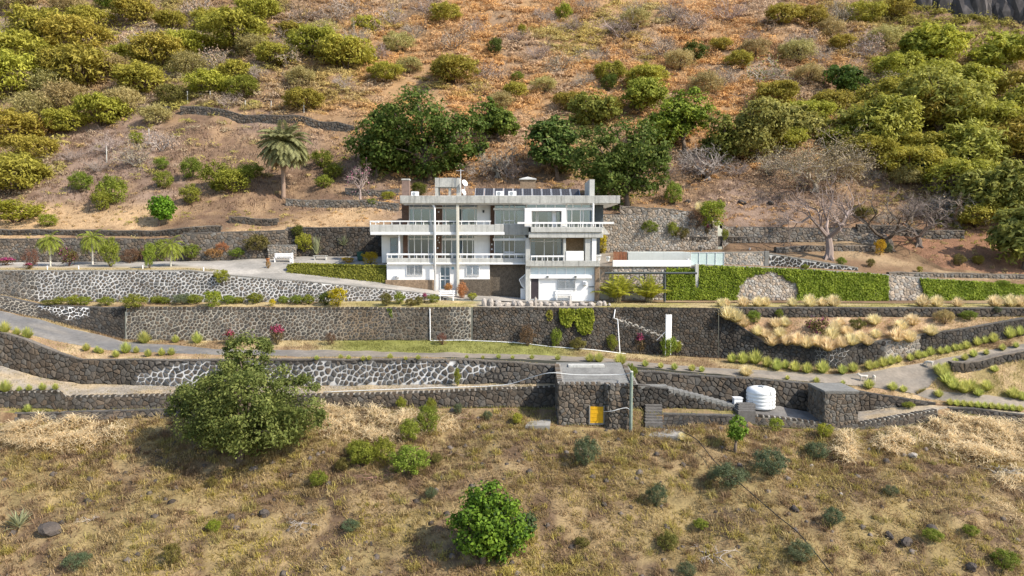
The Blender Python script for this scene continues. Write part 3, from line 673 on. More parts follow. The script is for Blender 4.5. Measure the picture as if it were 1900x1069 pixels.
# white projecting frame
fr_ = multi('projecting_frame', [(973.5, 1051, 386, 391.5, 66.95, 1.6), (973.5, 986.5, 391.5, 421, 66.96, 1.55), (1042, 1051, 391.5, 421, 66.96, 1.55), (1025, 1031, 391.5, 421, 67.6, .3)], WHITE)
window(986.5, 1025, 391.5, 430, 68.2, (995, 998), (), curtains=((1016, 1024),)); window(1031, 1042, 391.5, 430, 68.2, (), (), curtains=((1031, 1036),))
window(1051.2, 1100, 388, 430, 68.4, (1061, 1077, 1082), (), curtains=((1052, 1058), (1076, 1083), (1084, 1097)))
HB('lintel', 1051.2, 1100, 386.4, 390, 68.25, .3, WHITE)
HB('post', 1099.5, 1102.6, 377.6, 421, 67.3, .2, WHITE); HB('shutter_wall', 1103, 1119.6, 379, 431, 69.2, .25, mat('slate_shutter', (.10,.115,.12), var=.15, scale=3))
multi('slats', [(1104, 1119, 381.4+k*3.1, 382.4+k*3.1, 69.14, .08) for k in range(15)], mat('slate_shutter'))
# middle storey
HB('wall', 708, 748, 436, 488, 71.0, .3, WHITE); window(724, 738, 441, 484, 70.9, (), (455, 465), name='door', fr=mat('grey_paint', (.3,.32,.34)))
HB('stone_pier', 748, 756.5, 436, 487.6, YG-.1, 5, BROWNST)
window(756.8, 805, 436, 487.6, YG, (769, 782, 795), (443.5,), curtains=((757.5, 761), (797, 804)))
pr = HB('stone_pier', 808, 819.5, 436, 487.6, YG-.12, .6, BROWNST)
for t_ in ((813, 815, 439.6, 442), (814, 816, 449, 451), (811.5, 813.5, 445, 447), (811, 813.4, 459, 461.5)): HB('tile_inlay', *t_, YG-.15, .05, WHITEC, pr)
window(819.8, 850, 436, 487.6, YG, (826, 838), (444,), curtains=((838.5, 849),)); window(850.2, 881, 436, 487.6, YG, (858, 867, 877), (444,), curtains=((851, 857.5),))
HB('wall', 881, 909.4, 436, 487.6, YG-.02, .3, WHITE); HB('lintel', 819.8, 881, 442, 446, YG-.13, .12, WHITE)
pr = HB('stone_pier', 909.4, 916.6, 436, 490, YG-.4, .8, BROWNST)
for t_ in ((911.6, 914, 452, 455), (911.2, 914, 461, 464)): HB('tile_inlay', *t_, YG-.43, .05, WHITEC, pr)
window(916.8, 975, 436, 488, 69.3, (935, 945, 955), (444.5,), curtains=((918, 932), (957, 973)))
HB('lintel', 914.5, 975, 442.4, 446.8, 68.9, .35, WHITE); multi('sash', [(936, 954.6, 467, 469, 69.18, .1)], WHITE)
HB('wall', 975, 983, 441.3, 490, 67.3, 3, CONCP); window(983.2, 1045, 442, 490, 68.3, (1010, 1027), (448,), curtains=((984, 993), (1034, 1044)))
HB('column', 1045, 1050, 441.3, 484, 67.0, 1.4, CONCP); HB('stone_wall', 1050, 1086, 441.3, 490, 68.5, .3, mat('warm_stone_cladding', (.34,.23,.13), rough=.9, var=.4, scale=4, scale2=13, bump=.6, bscale=8))
HB('column', 1085.5, 1096.5, 441.3, 490, 67.0, 1.6, CONCP); HB('column', 1098, 1106.5, 441.3, 490, 66.9, .5, WHITE)
# ground storey
HB('wall', 717.5, 804.5, 491, 521, 68.2, 7.5, WHITE); HB('stone_base', 715, 805.3, 519.5, 548, 68.08, 7.6, mat('tan_stone_base', (.24,.17,.11), rough=.9, var=.4, scale=4, scale2=12, bump=.5, bscale=8))
window(754, 785, 491.6, 511.5, 68.14, (769.5,), (), bars=13, curtains=((755, 784),))
HB('wall', 806, 848, 491, 552, 68.45, 7, WHITE); window(816.5, 835.5, 491.6, 537.5, 68.36, (826,), (495.3, 512.5, 519), name='door', curtains=((818, 834),))
HB('wall', 850, 908.6, 491, 520, 68.2, 7.5, WHITE); HB('stone_base', 849, 909.4, 518.3, 556, 68.1, 7.5, mat('dark_stone_base', (.11,.088,.065), rough=.9, var=.45, scale=4, scale2=12, bump=.5, bscale=8))
window(864.5, 889.5, 492, 512, 68.14, (876.5,), (), bars=11, curtains=((865, 889),))
HB('stone_wall', 908.8, 977, 491, 564, 68.6, 6, mat('dark_stone_base'))
HB('wall_plaque', 838, 842.5, 495.5, 500, 68.4, .06, mat('blue_tile', (.25,.42,.5)))
HB('pillar', 975, 983, 494.5, 562, 66.75, .8, CONCP); HB('pillar', 1104, 1112.4, 494.5, 564, 66.75, .8, mat('tan_stone_base'))
HB('wall', 983, 1104, 494.6, 564, 67.1, 9, WHITE)
window(983.6, 1103, 495, 510.6, 67.02, (1000, 1016, 1033, 1050.5, 1068, 1086), (), gl=mat('frosted_pane', (.6,.68,.69), rough=.3, var=.1))
HB('ledge', 983, 1098, 511.4, 517.3, 66.85, .26, WHITE)
dr = HB('door', 985, 999.4, 517.6, 554.5, 67.03, .1, mat('dark_door', (.045,.035,.04), rough=.5)); multi('door_frame', [(983.6, 985, 517.4, 555, 67.0, .12), (999.4, 1000.8, 517.4, 555, 67.0, .12)], WHITE, dr)
window(1035, 1068, 518, 538.5, 67.02, (1050,), (), fr=mat('grey_paint'), bars=16, curtains=((1036, 1067),))
multi('wall_pipe', [(1092.5, 1102, 531.6, 533, 66.98, .09)], DARKMETAL); multi('ledge_lamp', [(1014, 1018, 512.4, 515, 66.75, .12), (1066, 1070, 512.4, 515, 66.75, .12)], DARKMETAL)
# columns standing in front of the balconies
X, _, Z0, Z1 = hcoords(807, 808, 379, 552, 67.84)
MB().tube([(X+HO.x, 67.8+HO.y, Z0+HO.z), (X+HO.x, 67.8+HO.y, Z1-.35+HO.z), (X-.08+HO.x, 67.85+HO.y, Z1-.15+HO.z), (X-.3+HO.x, 68.1+HO.y, Z1+HO.z)], .10, 8).build('drain_pipe', WHITE, house, True)
HB('column', 846.8, 851.6, 377.6, 556, 67.66, .26, mat('cream_paint', (.6,.57,.48), var=.12, streak=.4)); HB('post', 739, 742, 436, 482, 68.25, .16, WHITE)
# outside stair with white railing
s_ = HB('stair', 966, 975.5, 536, 566, 67.6, 1.6, WHITE)
m_ = MB(); q = [P(963.5, 519, 67.4), P(975, 509, 67.4), P(975, 537, 67.4), P(968, 530, 67.4)]
for a, b_ in ((0, 1), (1, 2), (2, 3), (3, 0)): m_.tube([q[a]+HO, q[b_]+HO], .05, 5)
for k in range(6):
    t = (k+.5)/6; m_.tube([q[0].lerp(q[1], t)+HO, q[3].lerp(q[2], t)+HO], .025, 4)
m_.build('stair_railing', WHITE, house)

# ------------------------------------------------------------------ on the roof
def place(name, label, cat, px, py, Y, group=None, rz=0): return empty(name, P(px, py, Y), label, cat, group, rz)
def pxm(n, Y): return n*Y/FPX
def bxl(o, name, x0, x1, y0, y1, z0, z1, m): return MB().box(x0, x1, y0, y1, z0, z1).build(name, m, o)
zr = P(950, 363, 67.5).z
def roofpt(px, Y): v = P(px, 363, Y); return (v.x, Y, zr)
PANEL = mat('solar_cell', (.05,.05,.056), rough=.5, var=.15, scale=6, spec=.15); ALU = mat('aluminium', (.6,.62,.64), rough=.4, var=.05, metal=.3)
for k in range(11):
    xa, xb = 881+k*17.75, 881+(k+1)*17.75
    Y0, Y1 = 69.6, 70.9; za = zr+.12; zb = P(950, 349.3+.25*k*.6, Y1).z
    X0, X1 = P(xa+.5, 356, 70.2).x, P(xb-.5, 356, 70.2).x; cx = (X0+X1)/2
    o = empty('solar_panel', (cx, Y0, zr), 'blue black solar panel tilted in a row on the concrete roof', 'solar panel', 'row of solar panels on the roof')
    hw = (X1-X0)/2; d = Y1-Y0; h1 = zb-zr; h0 = .12
    def slab(mb, x0, x1, t0, t1, th, lift):
        f = lambda t: (d*t, h0+(h1-h0)*t+lift)
        (ya, z_a), (yb, z_b) = f(t0), f(t1)
        mb.add([(x0,ya,z_a),(x1,ya,z_a),(x1,yb,z_b),(x0,yb,z_b),(x0,ya,z_a-th),(x1,ya,z_a-th),(x1,yb,z_b-th),(x0,yb,z_b-th)], [(0,1,2,3),(7,6,5,4),(0,4,5,1),(1,5,6,2),(2,6,7,3),(3,7,4,0)])
    m_ = MB(); slab(m_, -hw, hw, 0, 1, .04, 0); m_.tube([(-hw*.8, d, 0), (-hw*.8, d, h1-.03)], .025, 4); m_.tube([(hw*.8, d, 0), (hw*.8, d, h1-.03)], .025, 4); m_.box(-hw*.8, hw*.8, -.03, .03, 0, h0-.02); m_.build('frame', ALU, o)
    m_ = MB()
    for i in range(3):
        for j in range(2): slab(m_, -hw+.04+i*(2*hw-.08)/3+.004, -hw+.04+(i+1)*(2*hw-.08)/3-.004, .03+j*.48, .03+(j+1)*.48-.008, .01, .012)
    m_.build('cells', PANEL, o)
def aircon(px, Y, z, label, wpx=15, rz=0, group=None, hpx=None):
    w_ = pxm(wpx, Y); h = w_*.62 if hpx is None else pxm(hpx, Y); X_ = P(px, 400, Y).x
    o = empty('air_conditioner', (X_, Y, z), label, 'air conditioner', group)
    b = MB().box(-w_/2, w_/2, 0, .32, .04, h).build('casing', WHITEC, o); bv = b.modifiers.new('b', 'BEVEL'); bv.width = .03; bv.segments = 2
    m_ = MB(); r = h*.36
    ring = [(w_*.12*-1+r*math.cos(2*PI*k/16), -.012, h*.52+r*math.sin(2*PI*k/16)) for k in range(16)]; m_.add(ring+[(x, -.003, z_) for x, y, z_ in ring], [tuple(range(15, -1, -1))]); m_.build('fan_grille', mat('grey_paint'), o)
    MB().box(-w_*.4, -w_*.3, .02, .3, 0, .045).box(w_*.3, w_*.4, .02, .3, 0, .045).build('feet', DARKMETAL, o)
    return o
aircon(927.5, 68.4, zr, 'white air conditioner box in front of the solar panels on the roof', 15, group='air conditioners before the solar panels')
aircon(950.5, 68.4, zr, 'white air conditioner box in front of the solar panels on the roof', 15, group='air conditioners before the solar panels')
aircon(770, 68.6, zr, 'white air conditioner beside the brown chimney on the roof', 14)
def onroof(name, label, cat, px, Y, group=None): p = roofpt(px, Y); return empty(name, p, label, cat, group)
o = onroof('chimney', 'slim weathered brown chimney at the roof end', 'chimney', 752.5, 69); hw = pxm(6.5, 69); h = P(950, 332, 69).z-zr
b = bxl(o, 'shaft', -hw, hw, 0, .9, -.05, h, mat('stained_chimney', (.22,.15,.12), var=.35, scale=3, streak=.6)); bxl(o, 'cap', -hw-.04, hw+.04, -.04, .94, h-.12, h+.02, CONC)
o = onroof('water_tank_box', 'stained concrete water tank box on short legs on the roof', 'water tank', 830, 69.5); hw = pxm(22.5, 69.5); h1 = P(950, 330, 69.5).z-zr; h0 = P(950, 347, 69.5).z-zr
bxl(o, 'tank_box', -hw, hw, 0, 2, h0, h1, CONC)
for sx in (-1, 1):
    for y in (0.05, 1.7): bxl(o, 'leg', sx*(hw-.15)-.15, sx*(hw-.15)+.15, y, y+.25, -.05, h0+.01, CONC)
bxl(o, 'leg', .1, .35, .2, .5, -.05, h0+.01, CONC)
o = onroof('television_antenna', 'thin roof mast with a small television aerial', 'antenna', 855, 69.2); h = P(950, 314, 69.2).z-zr
MB().tube([(0, 0, -.05), (0, 0, h)], .035, 6).build('mast', WHITE, o)
m_ = MB(); m_.tube([(-.45, 0, h-.15), (.35, 0, h-.15)], .02, 4)
for k in range(6): m_.tube([(-.4+k*.14, -.3, h-.15), (-.4+k*.14, .3, h-.15)], .012, 4)
m_.build('aerial', ALU, o)
def dish(px, py, Y, rpx, label, rz):
    c = P(px, py, Y); X0 = c.x; o = empty('satellite_dish', (X0, Y, zr), label, 'satellite dish'); r = pxm(rpx, Y); h = c.z-zr
    d = Vector((math.sin(rz), -math.cos(rz), .45)).normalized(); a = d.cross(Vector((0,0,1))).normalized(); e = a.cross(d)
    vs = []; fs = []; n = 20
    for i in range(5):
        rr = r*(i+1)/5
        for k in range(n):
            q = 2*PI*k/n; vs.append(Vector((0,0,h))+a*math.cos(q)*rr+e*math.sin(q)*rr+d*(rr*rr*.35/r-.12*r))
    for i in range(4):
        for k in range(n): fs.append((i*n+k, i*n+(k+1) % n, (i+1)*n+(k+1) % n, (i+1)*n+k))
    fs.append(tuple(range(n)))
    b = MB().add(vs, fs).build('reflector', WHITEC, o, True); sm = b.modifiers.new('s', 'SOLIDIFY'); sm.thickness = .03
    MB().tube([(0, .15, -.05), (0, .15, h-.05), (0, 0, h)], .04, 6).build('stand', ALU, o)
    MB().tube([Vector((0,0,h))-e*r*.9, Vector((0,0,h))+d*r*.9], .02, 4).build('feed_arm', ALU, o)
dish(862, 340, 69.4, 6.2, 'upper round white satellite dish beside the concrete tank box', .8)
dish(860, 357, 68.6, 5.8, 'lower narrow-turned white satellite dish at the roof edge', 1.05)
o = onroof('chimney', 'square stone chimney with hipped cap behind the solar panels', 'chimney', 979.5, 73); hw = pxm(14, 73); h = P(950, 333.5, 73).z-zr; hc = P(950, 327.5, 73).z-zr
bxl(o, 'shaft', -hw, hw, 0, 1.6, -.05, h, mat('tan_stone_base'))
k = hw+.1; MB().add([(-k,-.12,h),(k,-.12,h),(k,1.72,h),(-k,1.72,h),(-k,-.12,h+.1),(k,-.12,h+.1),(k,1.72,h+.1),(-k,1.72,h+.1),(0,.8,hc+.05)], [(3,2,1,0),(0,1,5,4),(1,2,6,5),(2,3,7,6),(3,0,4,7),(4,5,8),(5,6,8),(6,7,8),(7,4,8)]).build('cap', CONCP, o)
o = onroof('chimney', 'tall pale concrete fin standing at the right roof end', 'chimney', 1098.5, 68.6); hw = pxm(4.6, 68.6); h = P(950, 333, 68.6).z-zr
bxl(o, 'fin', -hw, hw, 0, 4.6, -.05, h, CONCP)

# ------------------------------------------------------------------ vegetation library
def leafquads(C, N, size, col, rng, elong=1.5):
    n = len(C); a = rng.normal(size=(n, 3)); N = N/(np.linalg.norm(N, axis=1)[:, None]+1e-9)
    a -= (a*N).sum(1)[:, None]*N; a /= np.linalg.norm(a, axis=1)[:, None]+1e-9
    b = np.cross(N, a); L = (size*elong/2)[:, None]; W = (size/2)[:, None]
    V = np.stack([C-a*L, C+b*W+N*W*.25, C+a*L, C-b*W+N*W*.25], 1).reshape(-1, 3)
    return V, np.arange(4*n).reshape(n, 4), np.repeat(col, 4, 0)
def crown_arr(rng, n, R, lobes, lr, leaf, cols, flat=.8, zmin=-.6, elong=1.5, shell=.3, up=.35, inner=.2, horiz=0, low=.45, fill=.22, fuzz=.0):
    R = np.asarray(R, float)
    d = rng.normal(size=(lobes, 3)); d[:, 2] = np.where(rng.random(lobes) < low, d[:, 2], np.abs(d[:, 2])); d /= np.linalg.norm(d, axis=1)[:, None]
    lc = d*R*(1-lr*.75)*rng.uniform(.3, 1, (lobes, 1))**.5; lrad = lr*rng.uniform(.6, 1.25, lobes)
    k = rng.integers(0, lobes, n); q = rng.normal(size=(n, 3)); q /= np.linalg.norm(q, axis=1)[:, None]
    rad = lrad[k]*(1-shell*rng.random(n)**1.6); rad = np.where(rng.random(n) < inner, rad*rng.random(n), rad)
    C = lc[k]+q*rad[:, None]*np.array([1, 1, flat])*R.max()
    fl = rng.random(n) < fill; u = rng.normal(size=(n, 3)); u /= np.linalg.norm(u, axis=1)[:, None]
    lump = .80+.85*(fbm(u[:, 0]*2.2+u[:, 2]*1.7+9, u[:, 1]*2.2-u[:, 2]*1.3+9, int(lobes)+3, 4)-.5)
    Cf = u*R*(lump*rng.uniform(.45, 1.0, n)**.5)[:, None]; C = np.where(fl[:, None], Cf, C); q = np.where(fl[:, None], u, q)
    C = C+rng.normal(size=C.shape)*fuzz*np.array([1, 1, .7])
    keep = C[:, 2] > zmin*R[2]; C = C[keep]; q = q[keep]; k = k[keep]
    N = q+rng.normal(size=q.shape)*.5+np.array([0, 0, up+horiz])
    cols = np.asarray(cols); lob_t = rng.random(lobes)
    t = np.clip(lob_t[k]*.55+rng.random(len(C))*.6-.1, 0, 1)
    ci = mixc(cols[0], cols[1], t); 
    if len(cols) > 2: m = rng.random(len(C)) < .12; ci[m] = cols[2]
    ci = ci*rng.uniform(.75, 1.25, (len(C), 1))
    return C, N, leaf*rng.uniform(.6, 1.3, len(C)), ci, lc, lrad
def crown_mesh(name, seed, n, R, lobes, lr, leaf, cols, m=None, **kw):
    rng = np.random.default_rng(seed); C, N, s, ci, lc, _ = crown_arr(rng, n, R, lobes, lr, leaf, cols, **{k: v for k, v in kw.items() if k != 'elong'})
    V, F, c = leafquads(C, N, s, ci, rng, kw.get('elong', 1.5)); return mesh_np(name, V, F, c, m or LEAFV), lc
def limbs(mb, rng, base, tips, r0, col=None, wig=.12, n=5):
    for t in tips:
        b = Vector(base); t = Vector(t); pts = []; L = (t-b).length
        for i in range(n+1):
            k = i/n; p = b.lerp(t, k)+Vector(rng.normal(size=3))*wig*L*.15*(0 < i)+Vector((0, 0, 1))*L*.10*math.sin(k*PI); pts.append(p)
        mb.tube(pts, [r0*(1-.8*i/n) for i in range(n+1)], 5, col, cap=False)
def twig_mesh(name, seed, depth=4, spread=.6, col=(.3,.24,.19), n0=6, len0=.42, r0=.03, up=.4, flatten=1.0, nb=(3, 4), leafcol=None, nleaf=0, trunk=None, leaf=.05):
    rng = np.random.default_rng(seed); mb = MB(); tips = []
    def grow(p, d, L, r, k):
        q = p+d*L*.5+Vector(rng.normal(size=3))*L*.07; e = p+d*L+Vector(rng.normal(size=3))*L*.12
        mb.tube([p, q, e], [r, r*.8, r*.6], 3 if k < depth-1 else 5, tuple(np.array(col)*rng.uniform(.7, 1.25)), cap=False)
        if k == 0: tips.append(e); return
        for _ in range(rng.integers(nb[0], nb[1]+1)):
            nd = (d+Vector(rng.normal(size=3))*spread+Vector((0, 0, up*.3))); nd.z *= flatten; nd.normalize()
            grow(e if rng.random() < .7 else q, nd, L*rng.uniform(.58, .85), r*.58, k-1)
    p0 = Vector((0, 0, 0))
    if trunk:
        mb.tube([(0, 0, -.1), (.02, .01, trunk*.5), (0, .02, trunk)], [r0*2.6, r0*1.9, r0*1.6], 7, col, cap=False); p0 = Vector((0, .02, trunk))
        for k in range(5): a = k*1.26; mb.tube([(.0, 0, trunk*.25), (math.cos(a)*r0*4, math.sin(a)*r0*4, -.05)], [r0*1.2, r0*.5], 4, col, cap=False)
    for i in range(n0):
        a = 2*PI*i/n0+rng.uniform(-.3, .3); d = Vector((math.cos(a)*spread, math.sin(a)*spread, up+rng.uniform(0, .4))).normalized(); grow(p0, d, len0*rng.uniform(.8, 1.2), r0, depth-1)
    me = mb.mesh(name, TWIG)
    if nleaf:
        T = np.array([tuple(t) for t in tips]); C = T[rng.integers(0, len(T), nleaf)]+rng.normal(size=(nleaf, 3))*.06
        V, F, c = leafquads(C, rng.normal(size=(nleaf, 3)), leaf*rng.uniform(.6, 1.3, nleaf), np.asarray(leafcol)*rng.uniform(.6, 1.4, (nleaf, 1)), rng)
        n_ = len(mb.v); m2 = MB(); m2.v = mb.v+[tuple(v) for v in V]; m2.f = mb.f+[tuple(int(i)+n_ for i in f) for f in F]; m2.c = mb.c+[tuple(x) for x in c]; me = m2.mesh(name, TWIG)
    return me
OL = ((.28,.265,.035), (.48,.43,.075)); GR = ((.14,.18,.022), (.29,.33,.05)); DK = ((.055,.08,.014), (.14,.17,.025)); LIME = ((.2,.24,.025), (.38,.38,.045)); YEL = ((.45,.33,.02), (.62,.46,.03)); ORG = ((.30,.15,.055), (.42,.25,.10)); BG = ((.08,.115,.055), (.19,.21,.11)); DO = ((.13,.125,.03), (.25,.225,.06)); PINK = ((.30,.05,.09), (.45,.08,.16)); BR = ((.15,.08,.05), (.24,.14,.08)); RUST = ((.35,.17,.06), (.5,.28,.1)); PALEO = ((.36,.31,.11), (.5,.43,.18)); MAG = ((.22,.03,.12), (.35,.06,.2))
LIB = {}
def lib(kind, n, f): LIB[kind] = [f(i) for i in range(n)]
# unit shrubs: about 2 wide (radius 1), standing on z=0
def bush(name, seed, cols, n=900, R=(1, 1, .75), lobes=14, lr=.36, leaf=.085, z=.62, stem=True, **kw):
    me, lc = crown_mesh(name, seed, n, R, lobes, lr, leaf, cols, **kw)
    v = np.zeros(len(me.vertices)*3, np.float32); me.vertices.foreach_get('co', v); v = v.reshape(-1, 3); v[:, 2] += z
    if not stem: me.vertices.foreach_set('co', v.ravel()); return me
    mb = MB(); rng = np.random.default_rng(seed+5); limbs(mb, rng, (0, 0, -.1), [tuple(l*.8+np.array([0, 0, z])) for l in lc[:6]], .035, (.14,.1,.07), n=3)
    F = np.zeros(len(me.loops), np.int32); me.loops.foreach_get('vertex_index', F); ca = np.zeros(len(me.vertices)*4, np.float32); me.color_attributes['col'].data.foreach_get('color', ca); ca = ca.reshape(-1, 4)[:, :3]
    tv = np.array(mb.v); tf = np.array(mb.f)+len(v)
    bpy.data.meshes.remove(me)
    return mesh_np(name, np.concatenate([v, tv]), np.concatenate([F.reshape(-1, 4), tf]), np.concatenate([ca, np.array(mb.c)]), LEAFV)
lib('acacia', 6, lambda i: bush('acacia_shrub', 100+i, OL, 7000, (1, 1, .5), 70, .17, .034, .5, flat=.55, zmin=-.75, elong=3.0, up=.8, shell=.7, fuzz=.045, fill=.15))
lib('paleacacia', 4, lambda i: bush('pale_shrub', 120+i, PALEO, 5000, (1, 1, .5), 70, .16, .030, .5, flat=.6, zmin=-.8, elong=3.2, up=.6, shell=.8, fuzz=.07, fill=.15))
lib('green', 4, lambda i: bush('green_shrub', 140+i, GR, 4000, (1, 1, .8), 50, .20, .055, .75, zmin=-.8))
lib('dark', 3, lambda i: bush('dark_shrub', 150+i, DK, 3600, (1, 1, .8), 46, .21, .058, .75, zmin=-.8))
lib('olivedark', 4, lambda i: bush('olive_shrub', 160+i, DO, 4200, (1, 1, .7), 50, .2, .045, .65, zmin=-.7, elong=1.9))
lib('lime', 3, lambda i: bush('lime_shrub', 170+i, LIME, 3000, (1, 1, .8), 44, .22, .06, .72, zmin=-.8))
lib('yellow', 2, lambda i: bush('yellow_shrub', 175+i, YEL, 2400, (1, 1, .85), 40, .24, .065, .78, zmin=-.9))
lib('orange', 4, lambda i: bush('dry_shrub', 180+i, ORG, 2600, (1, 1, .6), 46, .2, .045, .5, zmin=-.8, elong=1.8))
lib('brown', 3, lambda i: bush('brown_shrub', 185+i, BR, 2400, (1, 1, .75), 44, .2, .045, .62, zmin=-.8))
lib('bluegreen', 3, lambda i: bush('grey_green_shrub', 190+i, BG, 4200, (1, 1, .7), 50, .2, .026, .6, zmin=-.8, elong=4.5))
lib('pink', 2, lambda i: bush('flowering_shrub', 195+i, (PINK[0], PINK[1], (.08,.1,.03)), 600, (1, 1, .8), 10, .34, .12, .75, zmin=-.8))
lib('magenta', 2, lambda i: bush('flowering_shrub', 197+i, (BR[0], GR[0], MAG[1]), 900, (1, 1, .8), 12, .34, .09, .7, zmin=-.8))
lib('rust', 2, lambda i: bush('rust_shrub', 199+i, RUST, 1400, (.8, .8, 1.0), 10, .40, .05, .9, zmin=-.9, elong=5))
lib('twig', 4, lambda i: twig_mesh('bare_shrub', 200+i, 5, .7, (.36,.30,.25), 7, .40, .024, .45, .9, nb=(3, 4)))
lib('greytwig', 4, lambda i: twig_mesh('bare_shrub', 220+i, 5, .75, (.38,.33,.28), 8, .40, .024, .4, .8, nb=(3, 3), leafcol=(.38,.28,.18), nleaf=500, leaf=.05))
def tussock_mesh(seed, c0, c1, n=420, spread=1.25):
    rng = np.random.default_rng(seed); a = rng.uniform(0, 2*PI, n); th = spread*rng.random(n)**.6
    d = np.stack([np.cos(a)*np.sin(th), np.sin(a)*np.sin(th), np.cos(th)*1.12+.08], 1); base = d*np.array([.22, .22, 0])
    L = rng.uniform(.7, 1.1, n)[:, None]; side = np.stack([-np.sin(a), np.cos(a), 0*a], 1)*.03
    mid = base+d*L*.6; tip = base+d*L*np.array([1.05, 1.05, .92])
    V = np.stack([base-side, base+side, mid+side, mid-side, tip], 1).reshape(-1, 3); o = np.arange(n)[:, None]*5
    F = np.concatenate([o+[0, 1, 2], o+[0, 2, 3], o+[3, 2, 4]]); t = np.array([0, 0, .6, .6, 1.])
    c = np.asarray(c0)*(1-t[:, None])+np.asarray(c1)*t[:, None]; C = (np.tile(c, (n, 1, 1))*rng.uniform(.85, 1.15, (n, 1, 1))).reshape(-1, 3)
    return mesh_np('tussock', V, F, C, mat('tussock_blade', attr=True, rough=.7, var=0, transl=.55, objvar=.08, spec=.15))
lib('straw_tussock', 4, lambda i: tussock_mesh(240+i, (.62,.53,.24), (.9,.78,.5)))
lib('green_tussock', 4, lambda i: tussock_mesh(250+i, (.34,.40,.07), (.66,.66,.22)))
def agave_mesh(seed, col, n=34):
    rng = np.random.default_rng(seed); mb = MB()
    for k in range(n):
        a = k*2.4; e = rng.uniform(.15, 1.25); d = Vector((math.cos(a)*math.cos(e), math.sin(a)*math.cos(e), math.sin(e))); s = Vector((-math.sin(a), math.cos(a), 0))*.06; c = tuple(np.array(col)*rng.uniform(.7, 1.3))
        mb.add([-s*.7+d*.1, s*.7+d*.1, d*.6+s, d*.6-s, d*1.05+Vector((0,0,-.1))], [(0,1,2,3),(3,2,4)], c)
    return mb.mesh('spiky_plant', LEAFV)
lib('agave', 2, lambda i: agave_mesh(260+i, (.34,.36,.2)))
def frond(mb, base, d, L, droop, rng, col, nl=16, lw=.16, rach=(.3,.28,.14)):
    h = Vector((d.x, d.y, 0)).normalized() if abs(d.z) < .999 else Vector((1, 0, 0)); pts = []; p = Vector(base); v = Vector(d)
    n = 8
    for i in range(n+1):
        pts.append(p.copy()); p = p+v*(L/n); v = (v+Vector((0, 0, -droop/n))).normalized()
    mb.tube(pts, [.035*L*.5*(1-.8*i/n) for i in range(n+1)], 3, rach, cap=False)
    for i in range(nl):
        t = .12+.88*i/nl; k = min(int(t*n), n-1); q = pts[k].lerp(pts[k+1], t*n-k); tg = (pts[k+1]-pts[k]).normalized(); side = tg.cross(Vector((0, 0, 1))).normalized(); ll = L*lw*(1.1-abs(t-.45))*1.6
        for s in (-1, 1):
            e = q+side*s*ll*.8+tg*ll*.55+Vector((0, 0, -.35*ll)); w_ = tg*L*.028; c = tuple(np.array(col)*rng.uniform(.7, 1.35)); m = q.lerp(e, .5)+Vector((0, 0, .08*ll))
            mb.add([q, m+w_, e, m-w_], [(0, 1, 2, 3)], c)
def palm_parts(seed, H, r0, r1, nf, L, col, droop=1.5, lean=.05, old=0, nl=18, trunkcol=None, bunch=1):
    rng = np.random.default_rng(seed); tr = MB(); top = Vector((lean*H, 0, H)); n = 12
    tr.tube([(lean*H*(i/n)**2, 0, -.3+(H+.3)*i/n) for i in range(n+1)], [r0*(1.25 if i == 0 else 1)*(1-i/n)+r1*i/n*(1+.08*(i % 2)) for i in range(n+1)], 9, trunkcol or (.3,.26,.2))
    cr = MB()
    for k in range(nf):
        a = k*2.39996+rng.uniform(-.2, .2); e = 1.35-1.75*(k/nf)**.8+rng.uniform(-.1, .1); d = Vector((math.cos(a)*math.cos(e), math.sin(a)*math.cos(e), math.sin(e))); c = np.array(col)*(1 if k < nf*.85 else 1)
        frond(cr, top, d, L*rng.uniform(.85, 1.1), droop*rng.uniform(.8, 1.2), rng, c, nl)
    for k in range(old):
        a = rng.uniform(0, 6.28); frond(cr, top-Vector((0,0,.15)), Vector((math.cos(a)*.6, math.sin(a)*.6, -.5)).normalized(), L*.8, .9, rng, (.36,.27,.15), 12)
    return tr, cr
for me in LIB['pink']:       # flowers only at the top, dull leaves and stems below
    n_ = len(me.vertices); co = np.zeros(n_*3, np.float32); me.vertices.foreach_get('co', co); z_ = co.reshape(-1, 3)[:, 2]; ca = np.zeros(n_*4, np.float32); at_ = me.color_attributes['col'].data; at_.foreach_get('color', ca); ca = ca.reshape(-1, 4); m_ = z_ < 1.0; ca[m_, :3] = np.array((.17,.13,.06))*np.random.default_rng(3).uniform(.6, 1.4, (m_.sum(), 1)); at_.foreach_set('color', ca.ravel())
cnt = [0]
def shrub(kind, px, py, wpx, hpx=None, name='shrub', label=None, cat='shrub', group=None, sink=.05, rz=None, zs=1.0):
    g = ground(px, py); L = LIB[kind]; cnt[0] += 1; me = L[cnt[0] % len(L)]; r = wpx/2*g.y/FPX*1.12
    top = {'acacia': 1.0, 'paleacacia': 1.0, 'twig': 1.25, 'greytwig': 1.1, 'straw_tussock': 1.15, 'green_tussock': 1.15, 'agave': 1.0, 'rust': 1.7, 'orange': 1.05}.get(kind, 1.45)
    sz = r if hpx is None else 1.08*hpx*g.y/FPX/top
    o = ob(name, me, None, (g.x, g.y, g.z-sink*r), cnt[0]*1.7 if rz is None else rz, (r, r, sz*zs)); return tag(o, label, cat, group)

